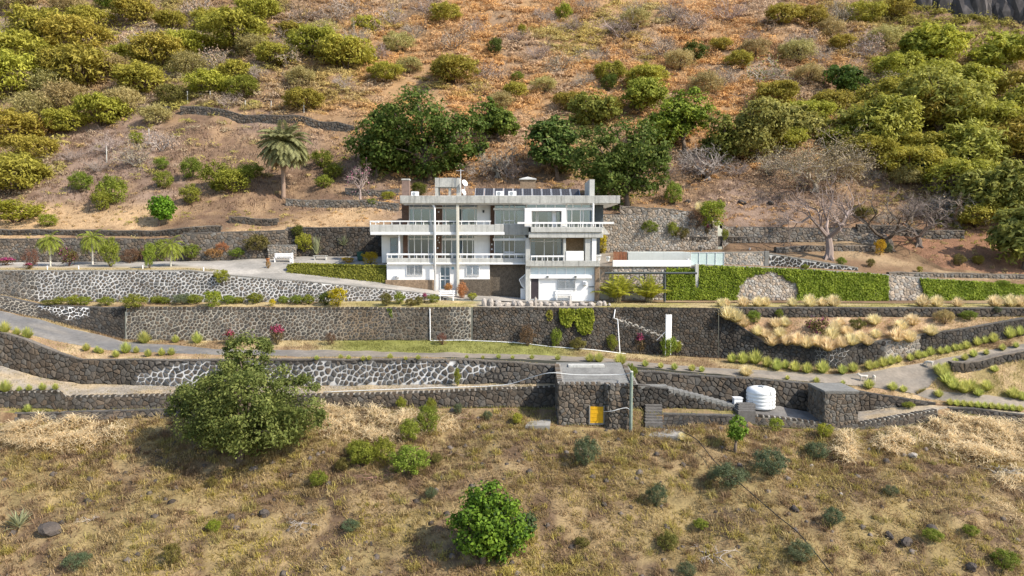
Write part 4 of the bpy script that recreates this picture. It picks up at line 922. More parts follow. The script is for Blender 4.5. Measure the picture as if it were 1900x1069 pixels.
# big trees: trunk, limbs and a crown of leaves
def tree(px, py, x0, x1, y0, y1, cols, label, seed, n=9000, lobes=34, leaf=.3, lr=.26, name='tree', barkm=BARK, group=None, depth=None, flat=.8, zmin=-.95, elong=1.5, up=.35, shell=.35, dY=0, cmul=1.6, inner=.2, fill=.26, boxes=None, fuzz=.012):
    g = ground(px, py); g.y += dY; s = g.y/FPX
    cx, cz = P((x0+x1)/2, (y0+y1)/2, g.y).x, P((x0+x1)/2, (y0+y1)/2, g.y).z; rx = (x1-x0)/2*s*1.1; rz = (y1-y0)/2*s*1.08; ry = depth or rx*.8
    root = empty(name, g, label, 'tree', group); rng = np.random.default_rng(seed)
    c = np.array([cx-g.x, 0, cz-g.z])
    R = np.array([rx, ry, rz]); mR = R.max(); subs = []
    for j in range(5 if boxes is None else len(boxes)):
        if boxes is None: kx, kz = rng.uniform(.5, .72), rng.uniform(.5, .75); ox, oy, oz = [(1-k_)*rng.uniform(-1, 1) for k_ in (kx, kx, kz)]
        else: bx0, bx1, by0, by1 = boxes[j]; kx = (bx1-bx0)/(x1-x0); kz = (by1-by0)/(y1-y0); ox = ((bx0+bx1)-(x0+x1))/(x1-x0); oz = ((y0+y1)-(by0+by1))/(y1-y0); oy = (1-kx)*rng.uniform(-.6, .6)
        subs.append((kx, kz, np.array([ox*rx, oy*ry, oz*rz])))
    tot = sum(k[0]*k[1] for k in subs); acc_ = []; lcs = []
    for kx, kz, o_ in subs:
        r_ = R*np.array([kx, kx, kz]); m_r = r_.max()
        C, N, sz, ci, lc, lrad = crown_arr(rng, int(n*kx*kz/tot), r_/m_r, max(10, int(lobes*kx*kz/tot*1.6)), lr*1.15, leaf/m_r, np.asarray(cols)*cmul, low=1.0, flat=flat*min(1, 1.3*rz/rx), zmin=-1.3, shell=shell, up=up, inner=inner, fill=fill, fuzz=fuzz)
        acc_.append((C*m_r+o_, N, sz*m_r, ci)); lcs.append(lc*m_r+o_)
    C = np.concatenate([q[0] for q in acc_]); N = np.concatenate([q[1] for q in acc_]); sz = np.concatenate([q[2] for q in acc_]); ci = np.concatenate([q[3] for q in acc_]); lc = np.concatenate(lcs); rng.shuffle(lc)
    h_ = 3.2/mR; hole = (vn(C[:, 0]*h_*1.6+5, C[:, 2]*h_*1.6, seed)+vn(C[:, 1]*h_*1.6, C[:, 2]*h_*1.6+7, seed+1))/2 > .30
    C, N, sz, ci = C[hole], N[hole], sz[hole], ci[hole]
    C = C+c; V, F, cc = leafquads(C, N, sz, ci, rng, elong)
    ob('crown', mesh_np('crown', V, F, cc, LEAF), root)
    mb = MB(); fork = Vector((c[0]*.3, 0, max(.6, (c[2]-rz*.55)*.8))); r0 = .035*mR+.07
    mb.tube([(0, 0, -.5), (c[0]*.1, .05, fork.z*.5), fork], [r0*1.3, r0, r0*.85], 8)
    limbs(mb, rng, fork, [tuple(l*.97+c) for l in lc[:26]], r0*.55, n=5); mb.build('trunk', barkm, root, True)
    return root
# ------------------------------------------------------------------ big trees
tree(800, 330, 652, 902, 160, 330, (DK[0], (.075,.11,.02), (.12,.13,.03)), 'huge dark green spreading tree behind the left end of the house roof', 301, 20000, 80, .28, .19, shell=.5, boxes=[(652,790,195,332),(690,850,162,290),(780,902,195,318),(700,860,230,334)])
tree(1035, 338, 955, 1090, 203, 330, ((.03,.055,.012), (.09,.12,.025), (.16,.17,.05)), 'layered broad-leaved green tree behind the solar panels', 302, 9000, 60, .32, .2, flat=.5, up=.9, cmul=1.9)
tree(1165, 388, 1062, 1242, 212, 385, (DK[0], (.085,.11,.022), (.13,.14,.03)), 'dense dark tree hanging over the right end of the roof', 303, 17000, 70, .24, .2, shell=.5, boxes=[(1062,1175,225,360),(1105,1242,212,330),(1085,1205,265,390),(1150,1240,260,360)])
tree(1270, 285, 1182, 1338, 150, 275, ((.07,.10,.012), (.17,.20,.025)), 'bright yellow-green tree on the slope above the dense dark tree', 304, 9500, 60, .28, .2, flat=.55, up=.8, cmul=1.9)
tree(1405, 300, 1332, 1482, 168, 298, DO, 'dull dark olive tree next to the bright yellow-green tree', 305, 8500, 50, .28, .22, shell=.5)
tree(1565, 178, 1518, 1628, 116, 178, (DK[0], (.06,.10,.015)), 'small dark green tree alone amid orange scrub', 306, 4500, 40, .28, .22)
tree(875, 255, 850, 950, 180, 250, ((.05,.08,.012), (.11,.14,.025)), 'mid green tree leaning out behind the huge dark tree', 307, 4500, 40, .28, .22)
tree(295, 418, 263, 327, 354, 416, ((.06,.13,.01), (.14,.24,.02)), 'round vivid green ball-shaped tree on the dry terrace', 308, 7000, 70, .16, .2, zmin=-1, inner=.3)
tree(445, 850, 322, 602, 618, 852, ((.06,.08,.018), (.14,.155,.04), (.165,.175,.05)), 'large fine-leaved green tree on the straw bank below the road', 309, 56000, 150, .105, .15, elong=2.2, shell=.6, fill=.2, fuzz=.03, boxes=[(335,600,710,835),(355,560,660,800),(390,495,615,725),(318,430,700,805),(485,605,690,800),(390,520,765,852)])
tree(895, 1045, 830, 992, 890, 1042, ((.05,.10,.01), (.14,.21,.02), (.02,.04,.01)), 'round glossy bright green tree on the grassy foreground slope', 310, 12000, 60, .15, .2, zmin=-1, boxes=[(832,955,905,1040),(865,992,925,1022),(850,950,890,985),(860,975,960,1044)])
tree(975, 1005, 945, 996, 935, 1000, ((.03,.05,.018), (.07,.10,.035)), 'thin dark weedy tree behind the glossy round tree', 311, 2200, 24, .11, .25, dY=.8)
tree(1364, 845, 1338, 1398, 772, 828, ((.07,.13,.012), (.16,.22,.03)), 'small open-crowned sapling on the bank below the water tank', 312, 2600, 30, .12, .22, zmin=-.9)
for k, (a, b, c, d, e, f, cols, lab) in enumerate([
  (1640,290,1565,1720,175,292,((.11,.11,.02),(.2,.19,.035)),'broad olive acacia tree touching the pale bare tree'),(1740,262,1640,1850,125,262,((.11,.11,.025),(.20,.19,.04)),'great domed olive acacia tree with greyish crown'),
  (1810,320,1720,1890,215,322,((.10,.105,.02),(.19,.185,.035)),'olive acacia tree beside the dark cactus clump'),(1740,130,1668,1800,38,130,((.13,.14,.018),(.24,.22,.035)),'yellowish acacia tree just below the rock outcrop'),
  (1850,136,1790,1925,50,138,((.12,.13,.018),(.22,.21,.035)),'yellow-green acacia tree at the foot of the rock outcrop'),(1690,118,1660,1745,60,120,((.09,.10,.015),(.18,.18,.03)),'small acacia tree beside the yellowish acacia'),
  (1880,240,1830,1960,150,240,((.12,.12,.02),(.22,.20,.04)),'pale olive acacia tree above the thicket edge'),(1850,415,1770,1920,280,415,((.08,.085,.02),(.16,.155,.035)),'dark olive acacia tree shading the red soil'),
  (1900,500,1840,1990,370,500,((.07,.075,.02),(.14,.14,.03)),'drooping dark olive tree over the end of the ivy wall'),(1470,262,1420,1550,185,262,((.09,.09,.025),(.17,.15,.04)),'dull olive acacia next to the small dark green tree'),
  (1590,262,1540,1660,190,265,((.11,.11,.025),(.2,.18,.04)),'loose olive acacia between two larger acacias'),(1960,330,1890,2080,180,330,((.12,.12,.02),(.21,.2,.04)),'wide olive acacia beyond the thicket edge')]):
    tree(a, b, c, d, e, f, cols, lab, 330+k, 8500, 80, .24, .16, name='acacia_tree', flat=.6, elong=3.0, up=.7, shell=.7, zmin=-.7, cmul=2.6, fuzz=.04)
for a, b, c, d, e, f, cols, lab, sd_ in [(1100,240,1045,1155,160,238,((.10,.11,.02),(.2,.2,.04)),'olive tree crowding behind the layered tree',371),(1335,305,1295,1385,205,303,((.09,.10,.02),(.18,.18,.04)),'shaded olive tree between the bright and the dull trees',372),(1185,222,1125,1245,140,220,((.13,.15,.02),(.24,.25,.04)),'light olive tree rising behind the dense dark tree',373),(925,262,885,968,200,260,((.07,.10,.015),(.15,.18,.03)),'green tree filling the gap behind the bare tree',374),(700,330,648,745,235,328,((.07,.10,.018),(.16,.18,.035)),'lighter green side of the grove left of the huge dark tree',375)]:
    tree(a, b, c, d, e, f, cols, lab, sd_, 6000, 54, .26, .2)
TH = dict(name='acacia_tree', label='olive acacia crown merging into the dense thicket', cat='tree', group='acacias of the dense thicket')
for x, y, w_ in [(1655,215,130),(1700,250,140),(1885,195,130),(1690,335,120),(1775,370,130),(1835,365,120),(1890,300,150),(1600,300,110),(1560,270,90),(1790,190,130),(1860,270,130),(1730,180,120),(1660,150,100),(1720,300,120),(1800,260,140),(1620,240,110),(1540,215,80),(1930,400,150),(1880,380,130),(1810,420,90),(1500,235,90),(1450,280,90),(1440,200,90),(1750,230,130)]: shrub('acacia', x, y, w_*1.05, w_*.52, **TH)
# date palm and small palms
def palm(name, px, py, topy, rpx, label, seed, nf, col, r0, r1, droop, old=0, nl=18, tc=None, group=None, lean=.02, m=LEAF):
    g = ground(px, py); s = g.y/FPX; H = (py-topy)*s; root = empty(name, g, label, 'palm', group)
    tr, cr = palm_parts(seed, H, r0, r1, nf, rpx*s*1.15, col, droop, lean, old, nl, tc); tr.build('trunk', TWIG, root, True); cr.build('fronds', m, root); return root
palm('date_palm', 526, 359, 262, 47, 'tall date palm with drooping fronds on the dry slope', 320, 84, (.27,.27,.12), .27, .24, 1.8, 14, 22, (.30,.23,.16), lean=.03)
for k, (x, y, t, r, l) in enumerate([(94,494,448,26,'young palm with white trunk between bougainvillea by the driveway'),(172,491,444,28,'young palm with white trunk growing beside a leafy bush'),(317,494,458,27,'young palm with white trunk nearest the parking area')]):
    palm('young_palm', x, y, t, r, l, 321+k, 34, (.27,.31,.045), .09, .07, 2.5, 3, 13, (.62,.58,.5), 'young palms along the driveway')
for k, (x, y, w_, l) in enumerate([(1146,560,46,'bushy yellow-green palm clump near the white store wall'),(1205,560,52,'bushy yellow-green palm clump beside the pergola post')]):
    g = ground(x, y); root = empty('palm_clump', g, l, 'palm', 'palm clumps under the pergola'); mb = MB(); rng = np.random.default_rng(350+k); tr = MB()
    for i in range(7):
        a = i*.9; b = Vector((math.cos(a)*.35, math.sin(a)*.3, .2+.3*rng.random())); tr.tube([(b.x*.6, b.y*.6, -.1), b], .05, 5, (.35,.32,.15))
        for j in range(7):
            a2 = rng.uniform(0, 6.28); e = rng.uniform(.8, 1.5); frond(mb, b, Vector((math.cos(a2)*math.cos(e), math.sin(a2)*math.cos(e), math.sin(e))), 2.3*rng.uniform(.75, 1.15), 1.35, rng, (.38,.38,.045), 13, .17)
    tr.build('stems', TWIG, root); mb.build('fronds', LEAF, root)
# bare trees
def bare(px, py, h, label, seed, col=(.19,.155,.125), depth=6, spread=.7, trunk=.22, n0=5, name='bare_tree', r0=.035, wide=1.0, leafcol=None, nleaf=0, leaf=.02, up=.35, cat='tree', nb=(2, 3), len0=.34):
    g = ground(px, py); s = h*g.y/FPX; me = twig_mesh(name, seed, depth, spread, col, n0, len0, r0, up, .95, nb, leafcol, nleaf, trunk, leaf=leaf)
    o = ob(name, me, None, (g.x, g.y, g.z), 0, (s*wide, s*wide, s)); return tag(o, label, cat)
bare(1537, 480, 158, 'pale bare tree with thick fluted trunk above the ivy wall', 361, (.27,.22,.18), depth=6, n0=5, wide=.8, trunk=.24, spread=.6, r0=.028, up=.5)
bare(1648, 462, 100, 'forked bare tree with white-grey limbs on the red soil', 362, depth=6, n0=4, wide=1.15, trunk=.18)
bare(1704, 455, 95, 'slender bare tree beside the forked bare tree', 363, depth=6, n0=4, wide=1.1, trunk=.15, r0=.025)
bare(1775, 420, 85, 'tangled bare grey tree below the dark cactus clump', 364, (.30,.25,.2), depth=6, n0=6, wide=1.3, trunk=.1, r0=.025)
bare(1512, 352, 105, 'wide pale grey leafless tree in front of the olive thicket', 365, (.42,.36,.27), depth=6, n0=7, wide=1.2, trunk=.12, r0=.02, leafcol=(.34,.28,.15), nleaf=6000, leaf=.016, nb=(3, 3))
bare(1312, 335, 66, 'low spreading bare grey shrub behind the bright terrace', 366, (.34,.29,.26), depth=5, n0=8, wide=1.2, trunk=.08, nb=(3, 3))
bare(922, 332, 72, 'bare branching tree between the two great green trees', 367, (.30,.26,.22), depth=5, n0=7, wide=.95, trunk=.12, nb=(3, 3), r0=.028)
bare(668, 368, 55, 'small bare tree with pink blossom tips near the house', 368, (.36,.30,.25), depth=6, n0=6, wide=.8, trunk=.3, r0=.022, leafcol=(.55,.2,.25), nleaf=60, leaf=.035)
bare(1418, 152, 55, 'silvery bare shrub with green wisps amid orange scrub', 369, (.45,.41,.34), depth=5, n0=7, wide=1.0, trunk=.06, nb=(3, 3), r0=.022, leafcol=(.2,.2,.06), nleaf=300, leaf=.05, cat='shrub')
# cactus clump
g = ground(1722, 330); root = empty('cactus_clump', g, 'dark blue-green clump of upright cactus columns on the slope', 'cactus'); rng = np.random.default_rng(5)
CACT = mat('cactus_skin', (.035,.06,.045), var=.25, scale=2)
for k in range(26):
    a = k*2.4; r = .09*k**.5*3.2; h = rng.uniform(1.6, 3.4)*(1-.02*k); d = Vector((math.cos(a)*r, math.sin(a)*r*.6, 0)); MB().tube([d*.6-Vector((0,0,.3)), d+Vector((0,0,h*.6)), d*1.1+Vector((0,0,h))], [.13, .15, .06], 7).build('column', CACT, root, True)

# ------------------------------------------------------------------ shrubs placed one by one
for x, y, w_ in [(75,84,112),(172,52,80),(140,98,110),(155,168,128),(262,175,98),(296,133,92),(385,178,72),(475,50,82),(438,98,118),(584,114,92),(628,126,84),(565,205,66),(22,182,130),(19,264,104),(34,130,112),(187,226,92),(123,242,72),(22,358,122),(824,50,58),(645,130,95),(716,152,58),(843,163,84),(955,185,48),(1198,165,74),(1370,132,48),(1335,92,40),(60,300,80),(240,120,70),(345,110,80),(510,130,70),(440,150,70),(320,60,60),(395,60,70),(250,40,70),(540,60,50),(680,60,50),(1130,150,60),(1500,50,60),(1600,40,70),(1660,30,60),(1450,60,60),(1560,90,50),(1420,220,60),(1120,220,70),(1060,205,60)]: shrub('acacia', x, y, w_*1.12, w_*.62, name='thorn_bush', label=('large broad' if w_ >= 100 else 'mid-sized' if w_ >= 70 else 'small')+' olive feathery thorn bush on the dry hillside', group=('large' if w_ >= 100 else 'mid-sized' if w_ >= 70 else 'small')+' olive thorn bushes on the hillside')
GP = dict(label='pale straw-green wispy bush on the dry hillside', group='pale wispy bushes on the hillside', name='wispy_bush')
for x, y, w_ in [(210,150,80),(350,140,70),(95,180,80),(470,110,70),(560,160,60),(120,210,90),(60,225,80),(230,205,80),(290,225,60),(600,70,60),(740,90,60),(760,130,50),(1400,110,60),(1480,110,70),(1540,60,60),(1640,90,60),(1180,60,60),(1260,130,60),(1310,180,70),(1500,160,60),(40,20,80),(130,30,70),(930,200,50),(1010,170,50)]: shrub('paleacacia', x, y, w_, w_*.6, **GP)
GG = dict(label='leafy mid-green bush on the dry terraces left of the house', group='green bushes on the left terraces', name='green_bush')
for x, y, w_, h in [(150,362,44,36),(188,392,36,40),(212,380,56,50),(303,352,36,32),(356,340,42,40),(353,384,38,36),(405,358,60,52),(428,366,66,44),(455,352,40,36),(470,330,40,26),(598,308,42,32),(560,300,30,26),(620,330,40,30),(600,352,36,24)]: shrub('green', x, y, w_, h, **GG)
for x, y, w_, h, k, l in [(318,192,58,42,'olivedark','dark bush at the end of the slope wall'),(449,182,70,44,'green','greener bush among olive thorn bushes'),(210,14,62,30,'green','green bush at the crest beside pale scrub'),(1045,33,36,36,'lime','bright green rounded bush alone on orange scrub'),(968,72,18,24,'lime','small pointed green bush rising from grey twigs'),(918,104,32,32,'dark','small dark green bush alone on orange scrub'),(1290,108,48,38,'dark','dark green bush beside silver scrub'),(254,272,28,24,'lime','small lime bush by a white post on the slope'),(299,320,28,22,'green','small dense green bush on the bare slope'),(30,415,110,42,'lime','bright yellow-green bush mass on the terrace edge'),(90,420,36,24,'lime','yellow-green bush beside a pale dry stump'),(778,362,34,26,'dark','dark green bush behind the roof air conditioner'),(82,250,46,36,'orange','reddish dry bush on the far left slope'),(1250,378,36,40,'green','green bush beside a pale dry grass heap'),(1322,422,56,52,'lime','bright green bush standing by the bougainvillea'),(1292,424,40,40,'brown','red-brown bush leaning on a bright green bush'),(1298,395,22,24,'straw_tussock','round pale dry grass heap on the slope'),(1206,432,34,22,'green','flat green bush draped on the grey wall'),(1248,440,22,26,'green','small bush on the grey wall corner'),(1265,446,26,28,'olivedark','dark bush on the end of the grey wall'),(1345,448,14,22,'green','slim green bush on the low ledge wall'),(1312,435,12,18,'pink','small pink flowering bush under the bright green bush'),(1560,494,20,16,'green','small round bush by the fluted bare trunk'),(1494,500,16,10,'green','tiny bush on the descending stone wall'),(1632,474,22,28,'yellow','yellow-leaved shrub under the forked bare tree'),(1648,470,16,22,'bluegreen','grey-green shrub under the forked bare tree'),(1615,496,16,18,'olivedark','dark little shrub on the red soil'),(1780,494,24,24,'olivedark','olive shrub on red soil with a shadow'),(1815,490,22,18,'acacia','flat olive shrub on red soil'),(1706,506,12,12,'lime','lime shrub on the red soil edge'),(1860,530,26,10,'green','low green shrub on top of the ivy'),(1040,330,40,30,'olivedark','dim shrub under the layered tree'),(720,372,26,16,'lime','low lime shrub below the stone terrace wall'),(690,385,22,14,'green','low green shrub on the stone terrace wall'),(960,150,26,20,'green','green bush in the middle of orange scrub'),(1600,405,50,30,'olivedark','dim olive bush beneath bare trees'),(1680,345,60,34,'paleacacia','yellowish wispy bush beside the cactus clump'),(1570,330,56,40,'paleacacia','yellowish wispy bush in front of the thicket'),(1130,168,36,30,'dark','dark bush beside the bright yellow-green tree'),(1490,340,40,30,'twig','grey twig bush under the wide pale leafless tree')]:
    shrub(k, x, y, w_, h, label=l)
for x, y, w_ in [(960,86,44),(880,60,50),(690,60,60),(730,40,70),(620,40,60),(560,40,60),(770,70,50),(1010,40,50),(590,80,60),(700,110,50),(1090,20,50),(640,170,50),(520,90,50),(1060,60,50),(1110,110,50),(1230,100,60),(1290,60,60),(1390,80,50),(1440,150,50),(1340,160,60),(1170,20,50),(1520,120,50),(1610,110,60),(480,160,50),(420,200,50),(200,290,70),(250,310,60),(300,280,60),(180,320,50),(130,300,50),(280,260,50),(640,20,60),(330,90,50),(20,70,50),(1000,110,50),(1080,170,50),(1660,170,60),(1620,330,50),(1430,330,60),(1370,330,50),(1230,330,40),(1750,360,60),(1640,420,50),(1450,420,50),(800,30,70),(840,90,60),(660,90,70),(530,130,60),(900,150,60),(1040,130,60),(1150,70,70),(1250,40,70),(1350,40,70),(1480,90,60),(1560,50,60),(370,40,60),(270,90,60),(110,130,60),(70,170,60),(400,130,60),(1290,320,70),(890,330,60),(950,335,60),(1560,420,60),(1760,400,80),(1690,400,70)]: shrub('twig' if w_ % 20 else 'greytwig', x, y, w_*1.1, w_*.75, name='bare_bush', label='grey leafless twiggy bush on the dry hillside' if w_ % 20 else 'greyish bush of bare twigs with a few dry leaves on the hillside', group='leafless twiggy bushes' if w_ % 20 else 'bare bushes with dry leaves')
# garden along the driveway wall
def lab(k): return {'green': 'leafy green', 'dark': 'dark green', 'lime': 'lime green', 'yellow': 'yellow', 'olivedark': 'dull olive', 'bluegreen': 'grey-green', 'brown': 'brown', 'pink': 'pink-flowered', 'magenta': 'magenta-flowered', 'rust': 'rust-coloured', 'orange': 'orange', 'agave': 'spiky', 'acacia': 'olive'}[k]
gs = {'green': 'green shrubs at the foot of the white-jointed wall'}
for x, y, w_, h, k in [(93,566,34,12,'olivedark'),(110,565,26,14,'green'),(135,566,30,18,'green'),(157,566,26,16,'green'),(197,567,32,16,'green'),(250,572,46,26,'green'),(290,563,26,14,'green'),(306,564,22,13,'green'),(340,564,44,22,'bluegreen'),(362,564,30,18,'green'),(395,570,38,32,'lime'),(425,564,28,16,'green'),(443,563,22,12,'green'),(474,563,34,20,'green'),(505,568,14,13,'yellow'),(526,563,22,14,'green'),(550,564,30,16,'green'),(573,564,26,18,'green'),(604,566,32,24,'dark'),(627,569,36,36,'yellow'),(716,568,24,28,'olivedark'),(741,564,24,22,'green'),(762,568,22,16,'olivedark'),(777,566,20,18,'olivedark'),(788,563,10,18,'pink'),(803,562,26,16,'green'),(876,557,20,14,'lime')]:
    if k == 'green': shrub(k, x, y, w_, h, name='border_shrub', label='low green border shrub at the foot of the white-jointed wall', group=gs['green'])
    else: shrub(k, x, y, w_, h, name='border_shrub', label={93:'dull olive low shrub where the garden strip begins',340:'spreading grey-green shrub in the garden strip',395:'rounded lime green shrub in the garden strip',505:'little yellow flowering shrub in the garden strip',604:'dark green shrub next to the golden yellow bush',627:'golden yellow round bush in the garden strip',716:'olive shrub beyond the golden yellow bush',762:'small brownish olive shrub by the red shrub',777:'olive shrub touching the narrow red shrub',788:'narrow red shrub near the white bench',876:'lime shrub beside the rust-coloured grasses'}[x])
shrub('lime', 411, 526, 30, 26, label='lime and yellow bush growing out of the white-jointed wall top'); shrub('rust', 857, 553, 22, 30, name='ornamental_grass', label='tall rust-coloured ornamental grass by the white bench', cat='grass'); shrub('rust', 832, 545, 18, 18, name='ornamental_grass', label='shorter rust-coloured ornamental grass at the glazed door', cat='grass')
# along the driveway and parking
for x, y, w_, h, k, l in [(58,498,30,40,'brown','brownish bougainvillea at the driveway edge'),(52,500,18,12,'pink','pink flowers low at the driveway edge'),(128,494,32,38,'magenta','maroon bougainvillea between two young palms'),(205,495,34,52,'green','leafy green bush growing next to a young palm'),(240,488,40,30,'brown','faded bougainvillea against the terrace wall'),(262,484,26,22,'magenta','pinkish shrub against the terrace wall'),(278,498,24,44,'green','upright green bush by the third young palm'),(296,485,40,38,'green','broad green bush behind the third young palm'),(355,480,36,26,'green','green bush at the end of the palm row'),(398,478,34,18,'orange','orange flowering shrub by the driveway'),(412,470,26,20,'orange','taller orange flowering shrub against the wall'),(440,478,34,18,'green','low green shrub below the dark rounded bush'),(478,468,52,36,'olivedark','dark rounded bush with reddish top near the bench'),(552,440,24,22,'dark','dark bush growing over the corner of the tall wall'),(566,469,34,36,'lime','bright lime round bush beside the spiky plant'),(588,472,30,40,'agave','tall spiky yucca plant against the dark wall'),(638,455,30,22,'agave','spiky plant in the shade of the tall dark wall'),(645,487,26,10,'yellow','flat yellow shrub behind the clipped hedge'),(686,490,32,22,'yellow','dome-shaped golden shrub behind the clipped hedge'),(498,498,10,14,'orange','orange potted plant by the concrete bench'),(10,492,40,14,'pink','faint pink shrub at the wall foot'),(1116,470,24,36,'yellow','yellow flowering plant by the terrace corner'),(985,489,12,14,'green','trailing plant at the balcony corner'),(425,640,26,26,'pink','pink bougainvillea head above the large tree'),(515,640,30,34,'pink','pink bougainvillea against the cream-jointed wall'),(612,640,22,26,'brown','dry brown shrub at the foot of the cream-jointed wall'),(820,640,22,24,'brown','dry brown shrub by the white drain pipe'),(978,642,32,44,'brown','reddish bush against the dark rubble wall'),(1032,645,22,34,'green','green shrub at the dark rubble wall'),(1072,650,32,26,'olivedark','olive shrub at the dark rubble wall'),(1135,653,22,30,'green','green shrub by the white rail'),(1187,655,24,34,'pink','pink-flowered shrub below the white mortar run'),(1240,662,34,40,'green','leafy green shrub below the white board'),(1256,656,18,24,'lime','small green shrub beside the white board'),(848,718,14,34,'green','slim green weed on the white-patched wall'),(745,760,22,24,'green','green weed on the footpath wall'),(800,765,22,26,'green','green weed below the footpath wall'),(850,768,20,24,'bluegreen','grey weed below the footpath wall'),(905,780,18,20,'bluegreen','grey weed near the pump house shadow'),(1170,705,26,30,'green','green shrub behind the green pole'),(1515,622,44,36,'magenta','bougainvillea with purple flowers in the tussock bed'),(1752,600,36,26,'paleacacia','cream-flowered shrub in the tussock bed'),(1797,595,32,18,'green','green shrub near the end of the tussock bed'),(1850,580,18,14,'bluegreen','small shrub on the low dark bed wall'),(1590,612,30,24,'olivedark','olive shrub among the pale tussocks'),(1445,590,16,16,'green','green weed against the low bed wall'),(1398,602,28,24,'green','leaning green shrub in the tussock bed'),(1685,757,24,12,'green','low green shrub behind the stone block')]:
    shrub(k, x, y, w_, h, label=l)
# ------------------------------------------------------------------ tussocks
T1 = dict(name='tussock', cat='grass')
for x, y, w_ in [(1338,569,20),(1348,568,18),(1379,569,24),(1406,569,24),(1420,568,22),(1470,569,22),(1502,569,28),(1526,569,22),(1546,569,28),(1711,569,28),(1738,569,26),(1777,569,22),(1846,569,28),(1874,569,28),(1893,569,26)]: shrub('straw_tussock', x, y, w_*1.05, w_*.9, label='pale round tussock in the row before the ivy wall', group='tussocks before the ivy wall', **T1)
for x, y, w_ in [(1350,592,34),(1366,597,32),(1380,606,26),(1432,641,28),(1447,626,26),(1420,628,24),(1478,640,32),(1497,645,30),(1517,643,30),(1536,650,34),(1550,616,28),(1542,630,30),(1562,644,28),(1580,640,30),(1598,634,26),(1610,640,24),(1622,601,26),(1672,612,28),(1664,632,32),(1688,634,30),(1727,622,28),(1694,602,28),(1456,606,24),(1440,608,24),(1560,604,20),(1460,640,26),(1405,622,24),(1625,626,22),(1572,622,24)]: shrub('straw_tussock', x, y, w_*1.1, w_*.85, label='pale feathery tussock in the planting bed', group='tussocks in the planting bed', **T1).rotation_euler[0] = .12*math.sin(x*1.7)
for x, y, w_ in [(1358,673,18),(1378,675,22),(1401,675,26),(1423,681,20),(1441,687,22),(1457,684,16),(1475,689,20),(1497,692,20),(1526,692,24),(1563,694,18),(1583,690,18),(1613,686,18),(1625,683,14),(1638,680,18),(1653,676,18),(1667,672,14),(1689,669,14),(1704,665,16),(1716,663,12),(1727,659,16),(1746,657,14),(1758,655,14),(1772,651,14),(1782,649,12),(1793,647,16),(1813,641,16),(1827,637,14),(1843,635,18),(1873,627,22),(1892,622,18)]: shrub('green_tussock', x, y, w_*1.1, w_*1.1, label='yellow-green tussock along the foot of the curving dark wall', group='tussocks along the curving wall', **T1)
for x, y, w_ in [(588,668,10),(632,666,10),(647,667,10),(674,669,10),(685,668,10),(724,666,12),(753,668,8),(776,667,10),(866,665,8),(896,666,8),(925,665,10),(951,666,8),(987,666,10),(1035,668,12),(1094,671,18),(1111,672,20),(1151,676,24),(1197,680,14),(1226,683,12),(1251,686,14),(1284,688,14),(1302,690,12),(1461,704,9),(1515,710,12),(1564,714,9),(1612,721,20),(1656,724,18),(1676,727,14),(1742,735,16)]: shrub('green_tussock', x, y, w_*1.1, w_*1.0, label='small yellow-green tussock along the outer road edge', group='tussocks along the outer road edge', **T1)
shrub('straw_tussock', 1384, 697, 28, 22, label='big pale tussock at the outer road edge', **T1)
for x, y, w_ in [(9,617,20),(31,622,14),(51,627,20),(160,651,14),(180,654,12),(188,656,10),(234,655,20),(253,655,12),(300,660,14),(318,659,14),(268,637,22),(326,636,14),(366,637,20),(10,727,22),(36,726,10),(54,725,12),(79,724,14),(103,723,12),(52,764,14),(275,662,14),(215,663,14)]: shrub('green_tussock', x, y, w_*1.1, w_*1.15, label='fresh green tussock beside the road bend and footpath', group='tussocks by the road bend', **T1)
for x, y, w_ in [(1750,700,26),(1757,712,28),(1768,722,28),(1788,728,30),(1802,724,26),(1742,690,20),(1830,724,24),(1880,738,26),(1896,742,20),(1815,735,20),(1755,685,16),(1845,690,16)]: shrub('green_tussock', x, y, w_*1.1, w_*.9, label='yellowish tussock on the mound between the roads', group='tussocks on the mound', **T1)
for x in range(1762, 1900, 13): shrub('green_tussock', x, 752+(x-1762)*.09, 14, 14, label='short tussock lining the branch road', group='tussocks lining the branch road', **T1)
for x, y, w_ in [(1790,668,14),(1772,674,12),(1806,662,16),(1830,658,12),(1860,650,14),(1885,645,12)]: shrub('green_tussock', x, y, w_, w_, label='small tussock on the outer edge of the rising road', group='tussocks on the rising road', **T1)
